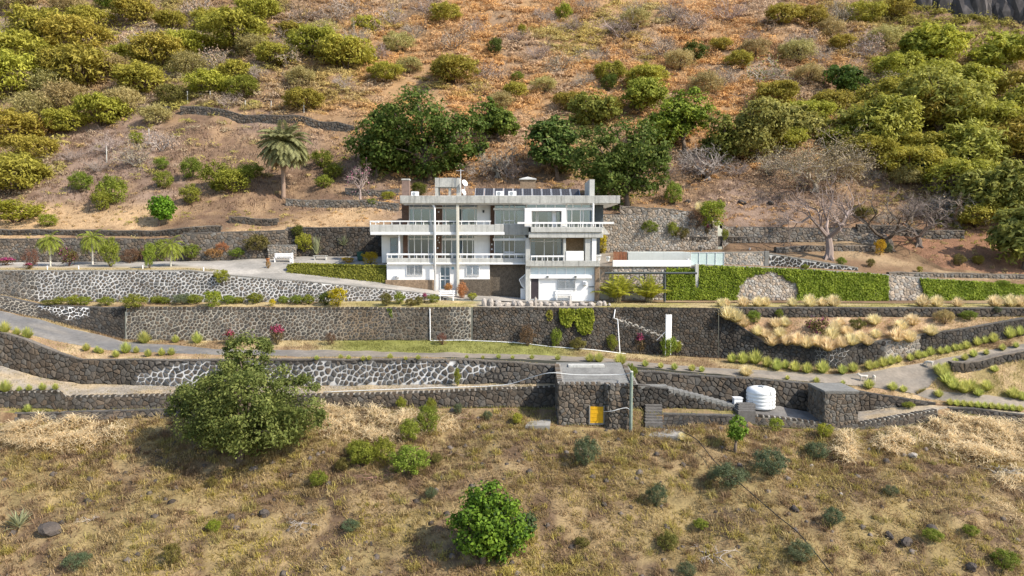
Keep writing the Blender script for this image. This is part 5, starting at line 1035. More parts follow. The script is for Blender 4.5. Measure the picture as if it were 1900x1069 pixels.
# foreground shrubs
for x, y, w_, h, k, l in [(1352,905,78,50,'bluegreen','large grey-green broom bush on the foreground slope'),(1428,890,74,56,'bluegreen','tallest grey-green broom bush above its twin'),(1086,868,54,64,'bluegreen','wispy grey-green bush below the yellow hatch'),(1515,845,50,36,'bluegreen','grey wispy bush under the stone block'),(1652,925,28,22,'bluegreen','little blue-green bush on the grassy slope'),(1545,980,44,40,'bluegreen','half-dry grey-green bush on the rocky slope'),(1485,1050,56,44,'bluegreen','grey-green bush at the dark cable end'),(1865,1050,48,34,'green','green bush on the slope beside dark rocks'),(1300,968,30,18,'green','low green bush near a small white stone'),(1218,930,44,48,'bluegreen','grey-green bush above a bare twig heap'),(1240,1010,40,40,'olivedark','olive bush on the grassy slope'),(1275,1062,40,30,'bluegreen','grey bush on the lower slope'),(760,880,78,50,'green','dark green weed bush leaning downhill'),(712,865,46,46,'green','dark green weed beside its leaning neighbour'),(672,870,57,43,'green','dark green weed patch on the straw'),(795,800,44,50,'green','tall green weed below the footpath wall'),(760,820,41,41,'green','green weed in the chain of weeds'),(665,845,46,29,'green','small green weed cluster on the straw'),(590,905,36,30,'green','green weed by the large tree'),(635,880,30,28,'olivedark','dull weed by the large tree'),(800,925,26,26,'bluegreen','grey weed above the glossy tree'),(650,985,40,24,'bluegreen','grey herb patch on the lower slope'),(398,1000,30,26,'lime','small lime sprout in the dry grass'),(395,905,18,26,'olivedark','upright dull weed in the dry grass'),(35,975,56,40,'agave','sprawling spiky grey plant in the dry grass'),(145,1060,50,34,'bluegreen','grey bush at the lower left slope'),(320,1060,34,44,'olivedark','olive bush in yellow grass'),(1800,1000,30,20,'green','small green bush near the dark rocks'),(1730,1010,40,22,'green','creeping green bush beside the dark boulder'),(1530,812,34,26,'lime','yellow-green tuft below the stone block'),(1440,800,26,26,'lime','lime tuft on the bank below the tank'),(1265,822,22,16,'straw_tussock','pale round tuft at the end of the concrete pad'),(960,790,20,22,'acacia','yellow-green tuft beside the pump house shadow'),(810,860,24,24,'olivedark','dull weed on the straw slope'),(1080,1000,30,20,'olivedark','dull low bush right of the glossy tree')]:
    shrub(k, x, y, w_, h, label=l)
# ------------------------------------------------------------------ ground cover nobody could count
def scatter(i0, n, rng, x0=-150, x1=2050, t0=0, t1=1):
    px = rng.uniform(x0, x1, n); t = rng.uniform(t0, t1, n); return px, pos(i0, px, t)
def stuff(name, V, F, C, m, label, cat):
    o = ob(name, mesh_np(name, V, F, C, m)); return tag(o, label, cat, kind='stuff')
def blades(P_, L, W, lean, col, rng, droop=.35, lmin=.25):
    n = len(P_); a = rng.uniform(0, 2*PI, n); r = lmin+(lean-lmin)*rng.random(n)**.7
    d = np.stack([np.cos(a)*r, np.sin(a)*r, np.sqrt(np.maximum(1-r*r, .02))], 1); side = np.stack([-np.sin(a), np.cos(a), 0*a], 1)*W[:, None]/2
    mid = P_+d*L[:, None]*.55; tip = P_+d*L[:, None]; tip[:, 2] -= droop*L*r; tip[:, :2] += d[:, :2]*L[:, None]*.15; b = P_-np.array([0, 0, .05])
    V = np.stack([b-side, b+side, mid+side*.8, mid-side*.8, tip], 1).reshape(-1, 3); o = np.arange(n)[:, None]*5
    return V, np.concatenate([o+[0, 1, 2], o+[0, 2, 3], o+[3, 2, 4]]), np.repeat(col, 5, 0)
rng = np.random.default_rng(900)
# --- dry grass on the foreground slope
def ell(qx, qy, cx, cy, rx, ry): return np.clip(1.6-1.6*(((qx-cx)/rx)**2+((qy-cy)/ry)**2), 0, 1)
def strawmask(qx, qy):
    m = ell(qx, qy, 105, 812, 135, 36)
    for e in ((690, 795, 120, 34), (800, 790, 60, 20), (620, 780, 60, 24), (1835, 810, 120, 62), (1740, 800, 60, 30), (1885, 935, 60, 60), (1660, 830, 40, 20), (1570, 840, 25, 30), (1870, 780, 60, 30), (1640, 985, 14, 30)): m = np.maximum(m, ell(qx, qy, *e))
    return m
VV, FF, CC = [], [], []; off_ = 0
def acc(v, f, c):
    global off_
    VV.append(v); FF.append(f+off_); CC.append(c); off_ += len(v)
def flush(name, m, label, cat):
    global off_, VV, FF, CC
    o = stuff(name, np.concatenate(VV), np.concatenate(FF), np.concatenate(CC), m, label, cat); VV, FF, CC = [], [], []; off_ = 0; return o
iS = LIDX['W5base']
for seg, n in ((iS, 22000), (iS+1, 22000)):
    px, p = scatter(seg, n, rng, -120, 2020)
    qx, qy = proj(p); keep = ~((qx > 1030) & (qx < 1175) & (p[:, 1] > 50.0)) & (qy < 1130); p = p[keep]; qx = qx[keep]; qy = qy[keep]
    n1 = fbm(p[:, 0]/2.6, p[:, 1]/2.6, 301); n2 = fbm(p[:, 0]/.9, p[:, 1]/.9, 311); n3 = fbm(p[:, 0]/5, p[:, 1]/5, 321)
    sm = strawmask(qx, qy)*sstep(.25, .55, n2)
    c = mixc((.35,.235,.125), (.40,.315,.105), sstep(.38, .6, n1)); c = mixc(c, (.46,.375,.09), sstep(.52, .68, n3)*sstep(880, 1000, qy)); c = mixc(c, (.48,.36,.2), sstep(.55, .7, n2)*.7)
    c = mixc(c, (.19,.12,.075), sstep(.45, .30, n2)*.85); br = ell(qx, qy, 760, 870, 260, 90)*.6; c = mixc(c, (.24,.15,.095), br*sstep(.3, .6, n1)); c = mixc(c, (.70,.56,.34), sm)*1.0
    k = 6; dens = rng.random(len(p)) < np.clip(.3+1.6*(n1-.3), .12, 1)
    p, c, sm, n2 = p[dens], c[dens], sm[dens], n2[dens]
    P6 = np.repeat(p, k, 0)+rng.normal(size=(len(p)*k, 3))*np.array([.13, .13, .0]); C6 = np.repeat(c, k, 0)*rng.uniform(.65, 1.35, (len(P6), 1)); S6 = np.repeat(sm, k)
    acc(*blades(P6, rng.uniform(.14, .4, len(P6))*(1+.5*S6)*np.repeat(.6+.9*n2, k), rng.uniform(.022, .05, len(P6)), .97, C6, rng, .3, .45+.4*S6))
for seg, n in ((iS, 900), (iS+1, 700)):
    px, p = scatter(seg, n, rng, -60, 1960); qx, qy = proj(p); ok = ~((qx > 1025) & (qx < 1180) & (p[:, 1] > 50.0)) & (qy < 1120); p = p[ok]; qx = qx[ok]; qy = qy[ok]
    tc = np.array([(.44,.36,.10), (.32,.215,.12), (.48,.37,.18), (.25,.17,.10), (.38,.32,.11), (.34,.25,.12)])[rng.integers(0, 6, len(p))]; k = 46
    rr = rng.uniform(.25, .6, len(p)); P6 = np.repeat(p, k, 0)+rng.normal(size=(len(p)*k, 3))*np.array([.35, .35, 0])*np.repeat(rr, k)[:, None]
    C6 = np.repeat(tc, k, 0)*rng.uniform(.7, 1.3, (len(P6), 1)); acc(*blades(P6, rng.uniform(.5, 1.1, len(P6))*np.repeat(rr, k)*1.2, rng.uniform(.025, .05, len(P6)), .95, C6, rng))
flush('dry_grass', STRAW, 'matted dry yellow and brown grass covering the foreground slope', 'grass')
# straw heaps: extra long lying stems
px, p = scatter(iS, 90000, rng, -60, 1960); qx, qy = proj(p); s = strawmask(qx, qy); n2 = fbm(p[:, 0]/.8, p[:, 1]/.8, 331); keep = (rng.random(len(p)) < s*1.4*sstep(.3, .5, n2)); p = p[keep]; n2 = n2[keep]; p[:, 2] += np.maximum(0, n2-.35)*1.9
C = np.array((.80,.66,.42))*rng.uniform(.7, 1.25, (len(p), 1)); acc(*blades(p, rng.uniform(.4, 1.0, len(p)), rng.uniform(.025, .05, len(p)), .995, C, rng, .3, .86)); flush('cut_straw', STRAW, 'pale cut straw lying in heaps on the slope', 'straw')
# loose stones on the foreground slope
tet = np.array([(1,0,-.3),(-.5,.87,-.3),(-.5,-.87,-.3),(.2,.1,.8),(.75,.7,.3),(-.8,.1,.4),(.3,-.8,.35)]); tf = np.array([(0,4,3),(4,1,3),(1,5,3),(5,6,3),(6,0,3),(0,1,4),(1,2,5),(2,6,5),(2,0,6)])
for seg, n in ((iS, 220), (iS+1, 170)):
    px, p = scatter(seg, n, rng, -40, 1940); sz = rng.uniform(.06, .28, n)**1.0; ang = rng.uniform(0, 6.28, n); ca, sa = np.cos(ang)[:, None], np.sin(ang)[:, None]
    q = tet[None]*rng.uniform(.7, 1.3, (n, 7, 3)); q = np.stack([q[..., 0]*ca-q[..., 1]*sa, q[..., 0]*sa+q[..., 1]*ca, q[..., 2]], -1)*sz[:, None, None]+p[:, None, :]
    acc(q.reshape(-1, 3), (tf[None]+np.arange(n)[:, None, None]*7).reshape(-1, 3), np.repeat(np.array((.10,.082,.068))*rng.uniform(.6, 2.0, (n, 1)), 7, 0))
flush('loose_stones', STONE, 'loose dark stones strewn over the foreground slope', 'stones')
# --- short grass on verges, beds and strips
def patch(k0, n, colf, L=(.06, .2), x0=-120, x1=2020, t0=0, t1=1, W=(.02, .04), dens=None):
    px, p = scatter(LIDX[k0], n, rng, x0, x1, t0, t1); qx, qy = proj(p); c = colf(qx, qy, p)*rng.uniform(.7, 1.3, (len(p), 1))
    n2 = fbm(p[:, 0]/1.2, p[:, 1]/.8, 341); keep = rng.random(len(p)) < np.clip((n2-.25)*2.2, 0, 1)
    if dens is not None: keep &= rng.random(len(p)) < dens(qx, qy)
    p, c = p[keep], c[keep]; acc(*blades(p, rng.uniform(*L, len(p)), rng.uniform(*W, len(p)), .8, c, rng))
patch('W2base', 30000, lambda a, b, V: c_verge(a, b, V)*1.15, (.1, .32)); patch('roadF', 14000, c_const((.46,.35,.18), (.32,.28,.1), .8), (.08, .25)); patch('W1base', 16000, lambda a, b, V: c_strip(a, b, V)*1.1, (.06, .2), dens=lambda a, b: 1-((a > 890) & (a < 1105)))
patch('BR', 9000, c_const((.5,.38,.2), (.34,.28,.1), .8), (.1, .3), 1330, 2020); patch('upF', 9000, c_const((.5,.38,.22), (.32,.28,.09), .8), (.15, .45), 1700, 2050); patch('W3base', 7000, c_const((.42,.33,.18), (.28,.25,.1), .8), (.06, .2), -100, 1000); patch('W4base', 6000, c_const((.42,.34,.15), (.27,.25,.07), .8), (.12, .35)); patch('W5top', 5000, c_const((.42,.34,.15), (.27,.25,.07), .8), (.15, .4), 960, 1230)
patch('W0base', 6000, c_const((.42,.34,.17), (.34,.3,.12), .8), (.05, .15), -100, 400, .82, 1.0); patch('W0base', 5000, c_const((.4,.3,.16), (.28,.2,.1), .8), (.06, .2), 1340, 2000); patch('W0base', 2000, c_const((.4,.3,.16), (.28,.2,.1), .8), (.06, .2), 1130, 1340, 0, .5)
patch('hill1', 30000, c_const((.42,.28,.15), (.30,.19,.10), 1.5), (.08, .28), -120, 2020)
patch('hill2', 34000, c_const((.40,.28,.18), (.20,.13,.09), .7), (.15, .55), -120, 2020, W=(.04, .09)); patch('hill3', 16000, c_const((.38,.28,.2), (.22,.14,.1), .7), (.2, .6), 60, 700, .3, 1, W=(.05, .1))
flush('verge_grass', STRAW, 'short dry grass on the verges, ledges and terraces', 'grass')
# --- scrub on the hillside
def hillcol(qx, qy, p):
    n1 = fbm(p[:, 0]/7, p[:, 1]/7, 401); n2 = fbm(p[:, 0]/2.5, p[:, 1]/2.5, 411); n3 = fbm(p[:, 0]/11, p[:, 1]/11, 421)
    org = sstep(480, 760, qx+160*(n3-.5))*sstep(1720, 1450, qx+200*(n3-.5))
    o = mixc((.46,.265,.105), (.40,.245,.12), sstep(.4, .6, n2)); o = mixc(o, (.37,.28,.20), sstep(.52, .64, n1)*.75); o = mixc(o, (.30,.26,.07), sstep(.60, .68, n3)*.7)
    l = mixc((.33,.225,.11), (.28,.245,.065), sstep(.42, .58, n1)); l = mixc(l, (.31,.24,.18), sstep(.52, .64, n2)*.8); l = mixc(l, (.20,.12,.07), sstep(.45, .3, n3)*.5)
    c = l*(1-org[:, None])+o*org[:, None]
    g = sstep(1560, 1700, qx); r = mixc((.24,.21,.045), (.33,.24,.11), sstep(.5, .62, n1)); return (c*(1-g[:, None])+r*g[:, None])*1.3
def scrub(k0, n, size, nl, leaf, dens=None):
    px, p = scatter(LIDX[k0], n, rng, -200, 2100); qx, qy = proj(p); n2 = fbm(p[:, 0]/4, p[:, 1]/4, 431); keep = rng.random(len(p)) < np.clip(.35+(n2-.3)*2.5, .1, 1)
    if dens is not None: keep &= rng.random(len(p)) < dens(qx, qy)
    p = p[keep]; qx = qx[keep]; qy = qy[keep]; c = hillcol(qx, qy, p)*rng.uniform(.86, 1.14, (len(p), 1)); R = size*1.2*rng.uniform(.5, 1.4, len(p))
    m = len(p); q = rng.normal(size=(m, nl, 3)); q /= np.linalg.norm(q, axis=2)[:, :, None]; q[:, :, 2] = np.abs(q[:, :, 2]); q *= (rng.random((m, nl, 1))**.35)
    C = p[:, None, :]+q*R[:, None, None]*np.array([1, 1, .5]); C = C.reshape(-1, 3); N = (q+rng.normal(size=q.shape)*.6+np.array([0, -.15, .3])).reshape(-1, 3)
    col = np.repeat(c, nl, 0)*rng.uniform(.82, 1.2, (len(C), 1)); sz = leaf*rng.uniform(.6, 1.4, len(C))
    a = rng.normal(size=C.shape); N /= np.linalg.norm(N, axis=1)[:, None]; a -= (a*N).sum(1)[:, None]*N; a /= np.linalg.norm(a, axis=1)[:, None]; b = np.cross(N, a)
    V = np.stack([C-a*sz[:, None]*1.3, C+a*sz[:, None]*.9+b*sz[:, None]*.24, C+a*sz[:, None]*.8-b*sz[:, None]*.24], 1).reshape(-1, 3); acc(V, np.arange(len(V)).reshape(-1, 3), np.repeat(col, 3, 0))
scrub('hill6', 3000, 1.5, 46, .32); scrub('hill5', 6000, 1.1, 50, .27); scrub('hill4', 6000, .95, 50, .24)
bare_ = lambda a, b: np.where((a > 120) & (a < 660) & (b > 205), .16, 1.0)
scrub('hill3', 6500, .8, 44, .2, bare_); scrub('hill2', 3600, .45, 26, .15, lambda a, b: bare_(a, b)*np.where(a > 1560, .8, .45)); scrub('hill1', 700, .3, 18, .14)
flush('hillside_scrub', mat('scrub_leaf', attr=True, rough=.8, var=0, transl=.2, spec=.1), 'dry orange, tan and olive scrub covering the hillside', 'scrub')

# ------------------------------------------------------------------ ivy, hedge and vine
def wallpts(k0, k1, n, x0, x1, inside):
    px = rng.uniform(x0, x1, n); t = rng.random(n); a = linep(k0, px); b = linep(k1, px); p = a+(b-a)*t[:, None]; qx, qy = proj(p); k = inside(qx, qy, t); return p[k], qx[k], qy[k]
def ivy(name, label, x0, x1, n, inside, cols=((.17,.23,.02), (.36,.42,.05)), thick=.24, leaf=.135, k0='M', k1='Rb', cat='ivy', topover=.12):
    p, qx, qy = wallpts(k0, k1, n, x0, x1, inside); p = p.copy(); nz = fbm(p[:, 0]/.8, p[:, 2]/.8, 501)
    p[:, 1] -= (.05+thick*rng.random(len(p))*(.4+1.2*nz)); p[:, 2] += rng.uniform(-.05, topover, len(p)); c = mixc(cols[0], cols[1], np.clip(nz*1.3-.25+rng.normal(size=len(p))*.2, 0, 1))*rng.uniform(.75, 1.25, (len(p), 1))
    N = rng.normal(size=p.shape)*.55+np.array([0, -.8, .35]); V, F, C = leafquads(p, N, leaf*rng.uniform(.6, 1.3, len(p)), c, rng, 1.3)
    c0 = p.mean(0); o = ob(name, mesh_np(name, V-c0, F, C, LEAF), None, tuple(c0)); return tag(o, label, cat)
def in1(qx, qy, t):
    e = (((qx-1424)/56)**2+((qy-546)/np.where(qy > 546, 60, 40))**2) < 1.0+.5*(vn(qx/9, qy/9, 3)-.5)
    led = (np.abs(qy-533.5) < .9) & (qx < 1385); lf = (qx < 1296) & (qy < 498+2*vn(qx/6, qx*0, 4)); post = (np.abs(qx-1293) < 3.2) & (qy < 533)
    return ~e & ~led & ~lf & ~post & (t > .01+.03*vn(qx/7, qx*0, 12)) & (qx < 1648-2*vn(qy/5, qy*0, 13)) & (vn(qx/5, qy/5, 14) > .05)
ivy('ivy', 'wide sheet of green ivy on the wall right of the pergola', 1236, 1649, 34000, in1)
ivy('ivy', 'long band of green ivy on the wall beyond the bare stone gap', 1703, 2050, 24000, lambda a, b, t: (a > 1702+(b-515)*.35+3*vn(b/4, b*0, 5)) & (b > 517+(a-1700)*.055))
ivy('vine', 'lime green vine hanging down the dark rubble wall', 1030, 1105, 6500, lambda a, b, t: ((((a-1052)/15)**2+((b-580)/26)**2) < 1+.5*(vn(a/5, b/5, 6)-.5)) | ((((a-1084)/17)**2+((b-594)/27)**2) < 1+.5*(vn(a/5, b/5, 7)-.5)) | ((b < 580) & (a > 1040) & (a < 1100) & (vn(a/6, b/6, 8) > .35)), ((.17,.21,.02), (.34,.36,.04)), .3, .17, 'BF', 'W2base', 'vine', .05)
ivy('vine', 'small yellow vine tuft on the dark rubble wall', 1008, 1028, 900, lambda a, b, t: (((a-1019)/6)**2+((b-585)/11)**2) < 1, ((.2,.19,.03), (.34,.3,.05)), .15, .13, 'BF', 'W2base', 'vine', .03)
ivy('vine', 'green weed hanging from the cream-jointed wall top', 712, 735, 700, lambda a, b, t: (b < 590) & (np.abs(a-722-(b-572)*.3) < 5-(b-572)*.22), ((.12,.17,.02), (.2,.24,.04)), .12, .12, 'BF', 'W2base', 'vine', .03)
# clipped hedge beside the ramp
hd = empty('hedge', ground(640, 522), 'long clipped green hedge beside the sloping ramp', 'hedge'); hp, hn = [], []
q = np.arange(533, 716, 1.0); fb = linep('Rb', q); top = Pn(q, np.interp(q, [530, 545, 717], [494, 490.5, 495]), fb[:, 1]+.3)
n = 11000; i = rng.integers(0, len(q)-1, n); f = rng.random(n)[:, None]; B = fb[i]*(1-f)+fb[i+1]*f; T = top[i]*(1-f)+top[i+1]*f; w_ = np.interp(q[i], [533, 560], [.5, 1.5]); v = rng.random(n)
front = rng.random(n) < .62; p = np.where(front[:, None], B+(T-B)*v[:, None], T); p[:, 1] += np.where(front, .05+.1*(v-.5)**2*4, v*w_); p += rng.normal(size=p.shape)*.05
c = mixc((.16,.17,.025), (.32,.31,.05), fbm(p[:, 0]/.7, p[:, 2]/.7, 521)+rng.normal(size=n)*.15)*rng.uniform(.75, 1.25, (n, 1)); N = np.where(front[:, None], [0, -1, .3], [0, -.1, 1])+rng.normal(size=p.shape)*.5
V, F, C = leafquads(p, N, .13*rng.uniform(.6, 1.3, n), c, rng, 1.4); ho = np.array(hd.location); ob('foliage', mesh_np('foliage', V-ho, F, C, LEAF), hd)
mb = MB(); k = len(q); vs = []
for a, off in ((fb, (0, .15, -.1)), (top, (0, .1, -.08)), (top, (0, 1.35, -.08)), (fb, (0, 1.4, -.1))): vs += [tuple(x) for x in (a+np.array(off)-ho)]
fs = [(r*k+j, r*k+j+1, (r+1)*k+j+1, (r+1)*k+j) for r in range(3) for j in range(k-1)]; mb.add(vs, fs).build('inner_twigs', mat('hedge_twigs', (.05,.05,.02), var=.3), hd)
# ------------------------------------------------------------------ stone pump house with the yellow hatch
def rectface(p0, p1, z0, z1, n=12, zs=None):
    t = np.linspace(0, 1, n)[:, None]; b = np.array(p0+(z0,))*(1-t)+np.array(p1+(z0,))*t; T = b.copy(); T[:, 2] = z1 if zs is None else zs+(z1-zs)*t[:, 0]; return Face(T, b)
def stonebox(name, label, cat, faces, cell, seed, scol, mort, nparts, coping=0, shrink=.88):
    return wall(name, label, cat, faces, cell, shrink, lambda px, v: mort, scol, nparts, .05, seed, cap=.4, capcol=(.2,.19,.17), coping=coping)
Yf = 50.7; zt = P(1030, 712, Yf).z; zb = P(1030, 797, Yf).z; xl = P(1036, 750, Yf).x; xm = P(1121, 750, Yf).x; xm2 = P(1128, 750, Yf).x; xr = P(1171, 750, Yf).x; Yb = 54.5; Yr = 50.2
warm = lambda px, v, r: tuple(np.array(brownst(px, v, r))*2.0)
ph = stonebox('pump_house', 'small stone pump house with yellow hatch built into the bank', 'building', [rectface((xl, Yb), (xl, Yf), zb, zt, zs=zt+.75), rectface((xl, Yf), (xm, Yf), zb, zt, 16), rectface((xm, Yf), (xm2, Yr), zb, zt, 4), rectface((xm2, Yr), (xr, Yr), zb, zt), rectface((xr, Yb), (xr, Yr), zb, zt, zs=zt+.6)], .32, 601, warm, (.055,.05,.042), 200, {'mortar': (.3,.28,.25), 'w': .24, 'gap': .16})
po = -ph.location
mb = MB(); zbk = zt+.8
mb.add([Vector(v)+po for v in [(xl+.1, Yf+.15, zt+.03), (xr-.1, Yf+.15, zt+.03), (xr-.1, Yb+.6, zbk), (xl+.1, Yb+.6, zbk), (xl+.1, Yf+.15, zt-.3), (xr-.1, Yf+.15, zt-.3), (xr-.1, Yb+.6, zt-.3), (xl+.1, Yb+.6, zt-.3)]], [(0,1,2,3),(0,4,5,1),(1,5,6,2),(2,6,7,3),(3,7,4,0)]).build('roof', CONCG, ph)
a, b_, z0, z1 = hcoords(1095, 1119.5, 755, 785, Yf-.12)
h = MB().box(a+po.x, b_+po.x, Yf-.12+po.y, Yf+.1+po.y, z0+po.z, z1+po.z).build('hatch', mat('yellow_paint', (.62,.34,.01), rough=.6, var=.2, scale=4), ph)
MB().box(a-.09+po.x, a-.002+po.x, Yf-.15+po.y, Yf+.1+po.y, z0-.1+po.z, z1+.08+po.z).box(b_+.002+po.x, b_+.09+po.x, Yf-.15+po.y, Yf+.1+po.y, z0-.1+po.z, z1+.08+po.z).box(a+po.x, b_+po.x, Yf-.15+po.y, Yf+.1+po.y, z0-.12+po.z, z0-.003+po.z).build('hatch_frame', CONCG, h)
for k in range(4): zz = z0+(z1-z0)*(k+.5)/4; MB().box(a+.06+po.x, b_-.06+po.x, Yf-.135+po.y, Yf-.115+po.y, zz-.02+po.z, zz+.02+po.z).build('louvre', mat('yellow_paint'), h)
a, b_, z0, z1 = hcoords(1055, 1122, 678, 692, 54.0); o = empty('concrete_slab', ((a+b_)/2, 54.0, z0-.5), 'pale concrete slab stepped behind the pump house roof', 'slab'); MB().box(a-(a+b_)/2, b_-(a+b_)/2, 0, .7, 0, z1-z0+.5).build('slab', CONCP, o)
# green pole and pipes
g = ground(1171, 796); zt_ = P(1171, 690, g.y).z
o = empty('pole', (P(1171, 740, 49.9).x, 49.9, g.z), 'weathered green pole standing at the pump house corner', 'pole'); hgt = P(1171, 690, 49.9).z-g.z
MB().tube([(0, 0, -.4), (0, 0, hgt)], .12, 8).build('shaft', mat('pale_green_paint', (.22,.27,.22), var=.3, scale=3, streak=.4), o); MB().tube([(0, 0, hgt-.02), (0, 0, hgt+.06)], [.14, .1], 8).build('cap', CONCP, o)
PIPE = mat('white_plastic_pipe', (.62,.62,.6), rough=.5, var=.1)
def cable(name, label, cat, pts, r, m, n=6, smooth=4):
    pts = [Vector(p) for p in pts]; out = []
    for i in range(len(pts)-1):
        p0, p1, p2, p3 = pts[max(i-1, 0)], pts[i], pts[i+1], pts[min(i+2, len(pts)-1)]
        for k in range(smooth):
            t = k/smooth; out.append(.5*((2*p1)+(p2-p0)*t+(2*p0-5*p1+4*p2-p3)*t*t+(-p0+3*p1-3*p2+p3)*t**3))
    out.append(pts[-1]); c = out[0].copy(); o = MB().tube([p-c for p in out], r, n).build(name, m, None, True); o.location = c; return tag(o, label, cat)
cable('water_pipe', 'thin white pipe along the footpath and over the pump house roof', 'pipe', [ground(600, 730)+Vector((0,0,.1)), ground(700, 726)+Vector((0,0,.1)), ground(800, 722)+Vector((0,0,.1)), ground(930, 718)+Vector((0,0,.12)), P(980, 702, 52.6), P(1020, 692, 51.2), P(1060, 695, 51.2), P(1100, 696, 51.2), P(1155, 695, 51.2), P(1170, 692, 50.0)], .035, PIPE)
cable('water_pipe', 'thin white hose looping from the yellow hatch to the green pole', 'pipe', [P(1120, 764, 50.5), P(1135, 763, 50.0), P(1150, 759, 49.95), P(1163, 757, 49.9), P(1170, 762, 49.85)], .03, PIPE)
cable('power_cable', 'dark cable lying down the grassy slope from the concrete pad', 'cable', [ground(1262, 812)+Vector((0,0,.35))]+[ground(1262+(x)*1.04, 812+x)+Vector((0,0,.55)) for x in range(30, 258, 30)]+[ground(1545, 1085)+Vector((0,0,.5))], .03, mat('black_rubber', (.02,.02,.02)))
# steps and pad
def steps(name, label, x0, x1, yt, yb, n, Yt, Yb_):
    pt = P((x0+x1)/2, yt, Yt)+Vector((0, 0, .5)); pb = P((x0+x1)/2, yb, Yb_)+Vector((0, 0, .45)); o = empty(name, pb, label, 'steps'); w_ = (x1-x0)*Yb_/FPX/2; dz = (pt.z-pb.z)/n; dy = (Yt-Yb_)/n; dx = (pt.x-pb.x)/n
    for k in range(n): MB().box(k*dx-w_, k*dx+w_, k*dy, (n)*dy+.3, -.9 if k == 0 else k*dz-.02, (k+1)*dz, jit=.015, rng=rng).build('step', mat('dark_step_stone', (.13,.12,.11), var=.35, scale=4, bump=.4), o)
    return o
steps('stone_steps', 'dark stone steps leading down beside the green pole', 1197, 1230, 762, 799, 7, 53, 50.4)
steps('stone_steps', 'short dark steps below the white water tank', 1370, 1402, 760, 776, 4, 53, 51.7)
for k, (x0, x1, ya, yb, lb) in enumerate([(1198, 1268, 800, 813, 'pale concrete pad at the foot of the stone steps'), (976, 1022, 783, 792, 'pale concrete pad in the pump house shadow')]):
    c = ground((x0+x1)/2, (ya+yb)/2); w_ = (x1-x0)/2*c.y/FPX; o = MB().box(-w_, w_, -.8, .8, -.5, .13, jit=.08, rng=rng).build('concrete_pad', mat('dusty_concrete', (.30,.28,.25), var=.3, scale=2, bump=.2), None); o.location = c; o.rotation_euler = (.05, 0, -.2); tag(o, lb, 'pad')
# sloping stair slabs on top of the dark wall
st = empty('sloping_stair', linep('W4top', 1300).tolist(), 'long flight of grey concrete steps sloping down to the water tank', 'steps'); so_ = -Vector(st.location)
for k in range(14):
    xa = 1182 if k == 0 else 1240+(k-1)*10; xb = 1240 if k == 0 else 1240+k*10
    a = Vector(linep('W4top', xa)); b = Vector(linep('W4top', xb)); z = (a.z if k else b.z+.15)+.02
    MB().box(a.x+so_.x, b.x+so_.x-.01, a.y-.12+so_.y, a.y+1.2+so_.y, b.z-.3+so_.z, z+.04+so_.z).build('step', CONCG, st)
# water tank
g = Vector(ground(1411, 754)); s = g.y/FPX; R = 26.5*s; H = 38*s
o = empty('water_tank', g, 'round white ribbed plastic water tank below the road', 'water tank'); prof = []
nr = 5
for k in range(nr*4+1):
    t = k/(nr*4); prof.append((R*(.955+.045*abs(math.sin(t*nr*PI))**.6), t*H*.86-.05))
prof += [(R*.93, H*.9), (R*.6, H*.975), (R*.25, H*1.0)]
vs = []; fs = []; n = 32
for r, z in prof:
    for k in range(n): vs.append((r*math.cos(2*PI*k/n), r*math.sin(2*PI*k/n), z))
for i in range(len(prof)-1):
    for k in range(n): fs.append((i*n+k, i*n+(k+1) % n, (i+1)*n+(k+1) % n, (i+1)*n+k))
fs.append(tuple((len(prof)-1)*n+k for k in range(n))); MB().add(vs, fs).build('body', mat('tank_plastic', (.82,.82,.8), rough=.45, var=.04), o, True)
MB().tube([(0, -.1, H*.99), (0, -.1, H*1.05)], R*.2, 12).build('lid', mat('grey_paint'), o); MB().tube([(-.1, -.3, H*1.02), (.35, -R*.9, H*.92), (.5, -R*1.02, H*.5), (.55, -R*1.03, 0)], .02, 5).build('hose', DARKMETAL, o)
g = ground(1370, 754); o = empty('pump_box', g, 'small white pump box with round dial beside the water tank', 'box'); MB().box(-.32, .32, 0, .5, -.05, .62).build('casing', WHITEC, o); MB().tube([(.08, -.02, .2), (.08, .02, .2)], .1, 10).build('dial', DARKMETAL, o); MB().box(-.36, .36, -.05, .55, .622, .66).build('lid', WHITEC, o)
# stone block with flat roof
Yk = 51.3; a, b_, z0, z1 = hcoords(1530, 1592, 729, 790, Yk); d = 2.9
blk = stonebox('stone_block', 'flat-topped square stone block standing on the lower terrace', 'building', [rectface((a, Yk+d), (a, Yk), z0-.3, z1), rectface((a, Yk), (b_, Yk), z0-.3, z1), rectface((b_, Yk), (b_, Yk+d), z0-.3, z1)], .28, 603, lambda px, v, r: tuple(np.array(brownst(px, v, r))*2.0), (.15,.13,.105), 100)
bo = -blk.location; MB().box(a-.06+bo.x, b_+.06+bo.x, Yk-.06+bo.y, Yk+d+bo.y, z1+.06+bo.z, z1+.16+bo.z).build('roof', CONCG, blk)
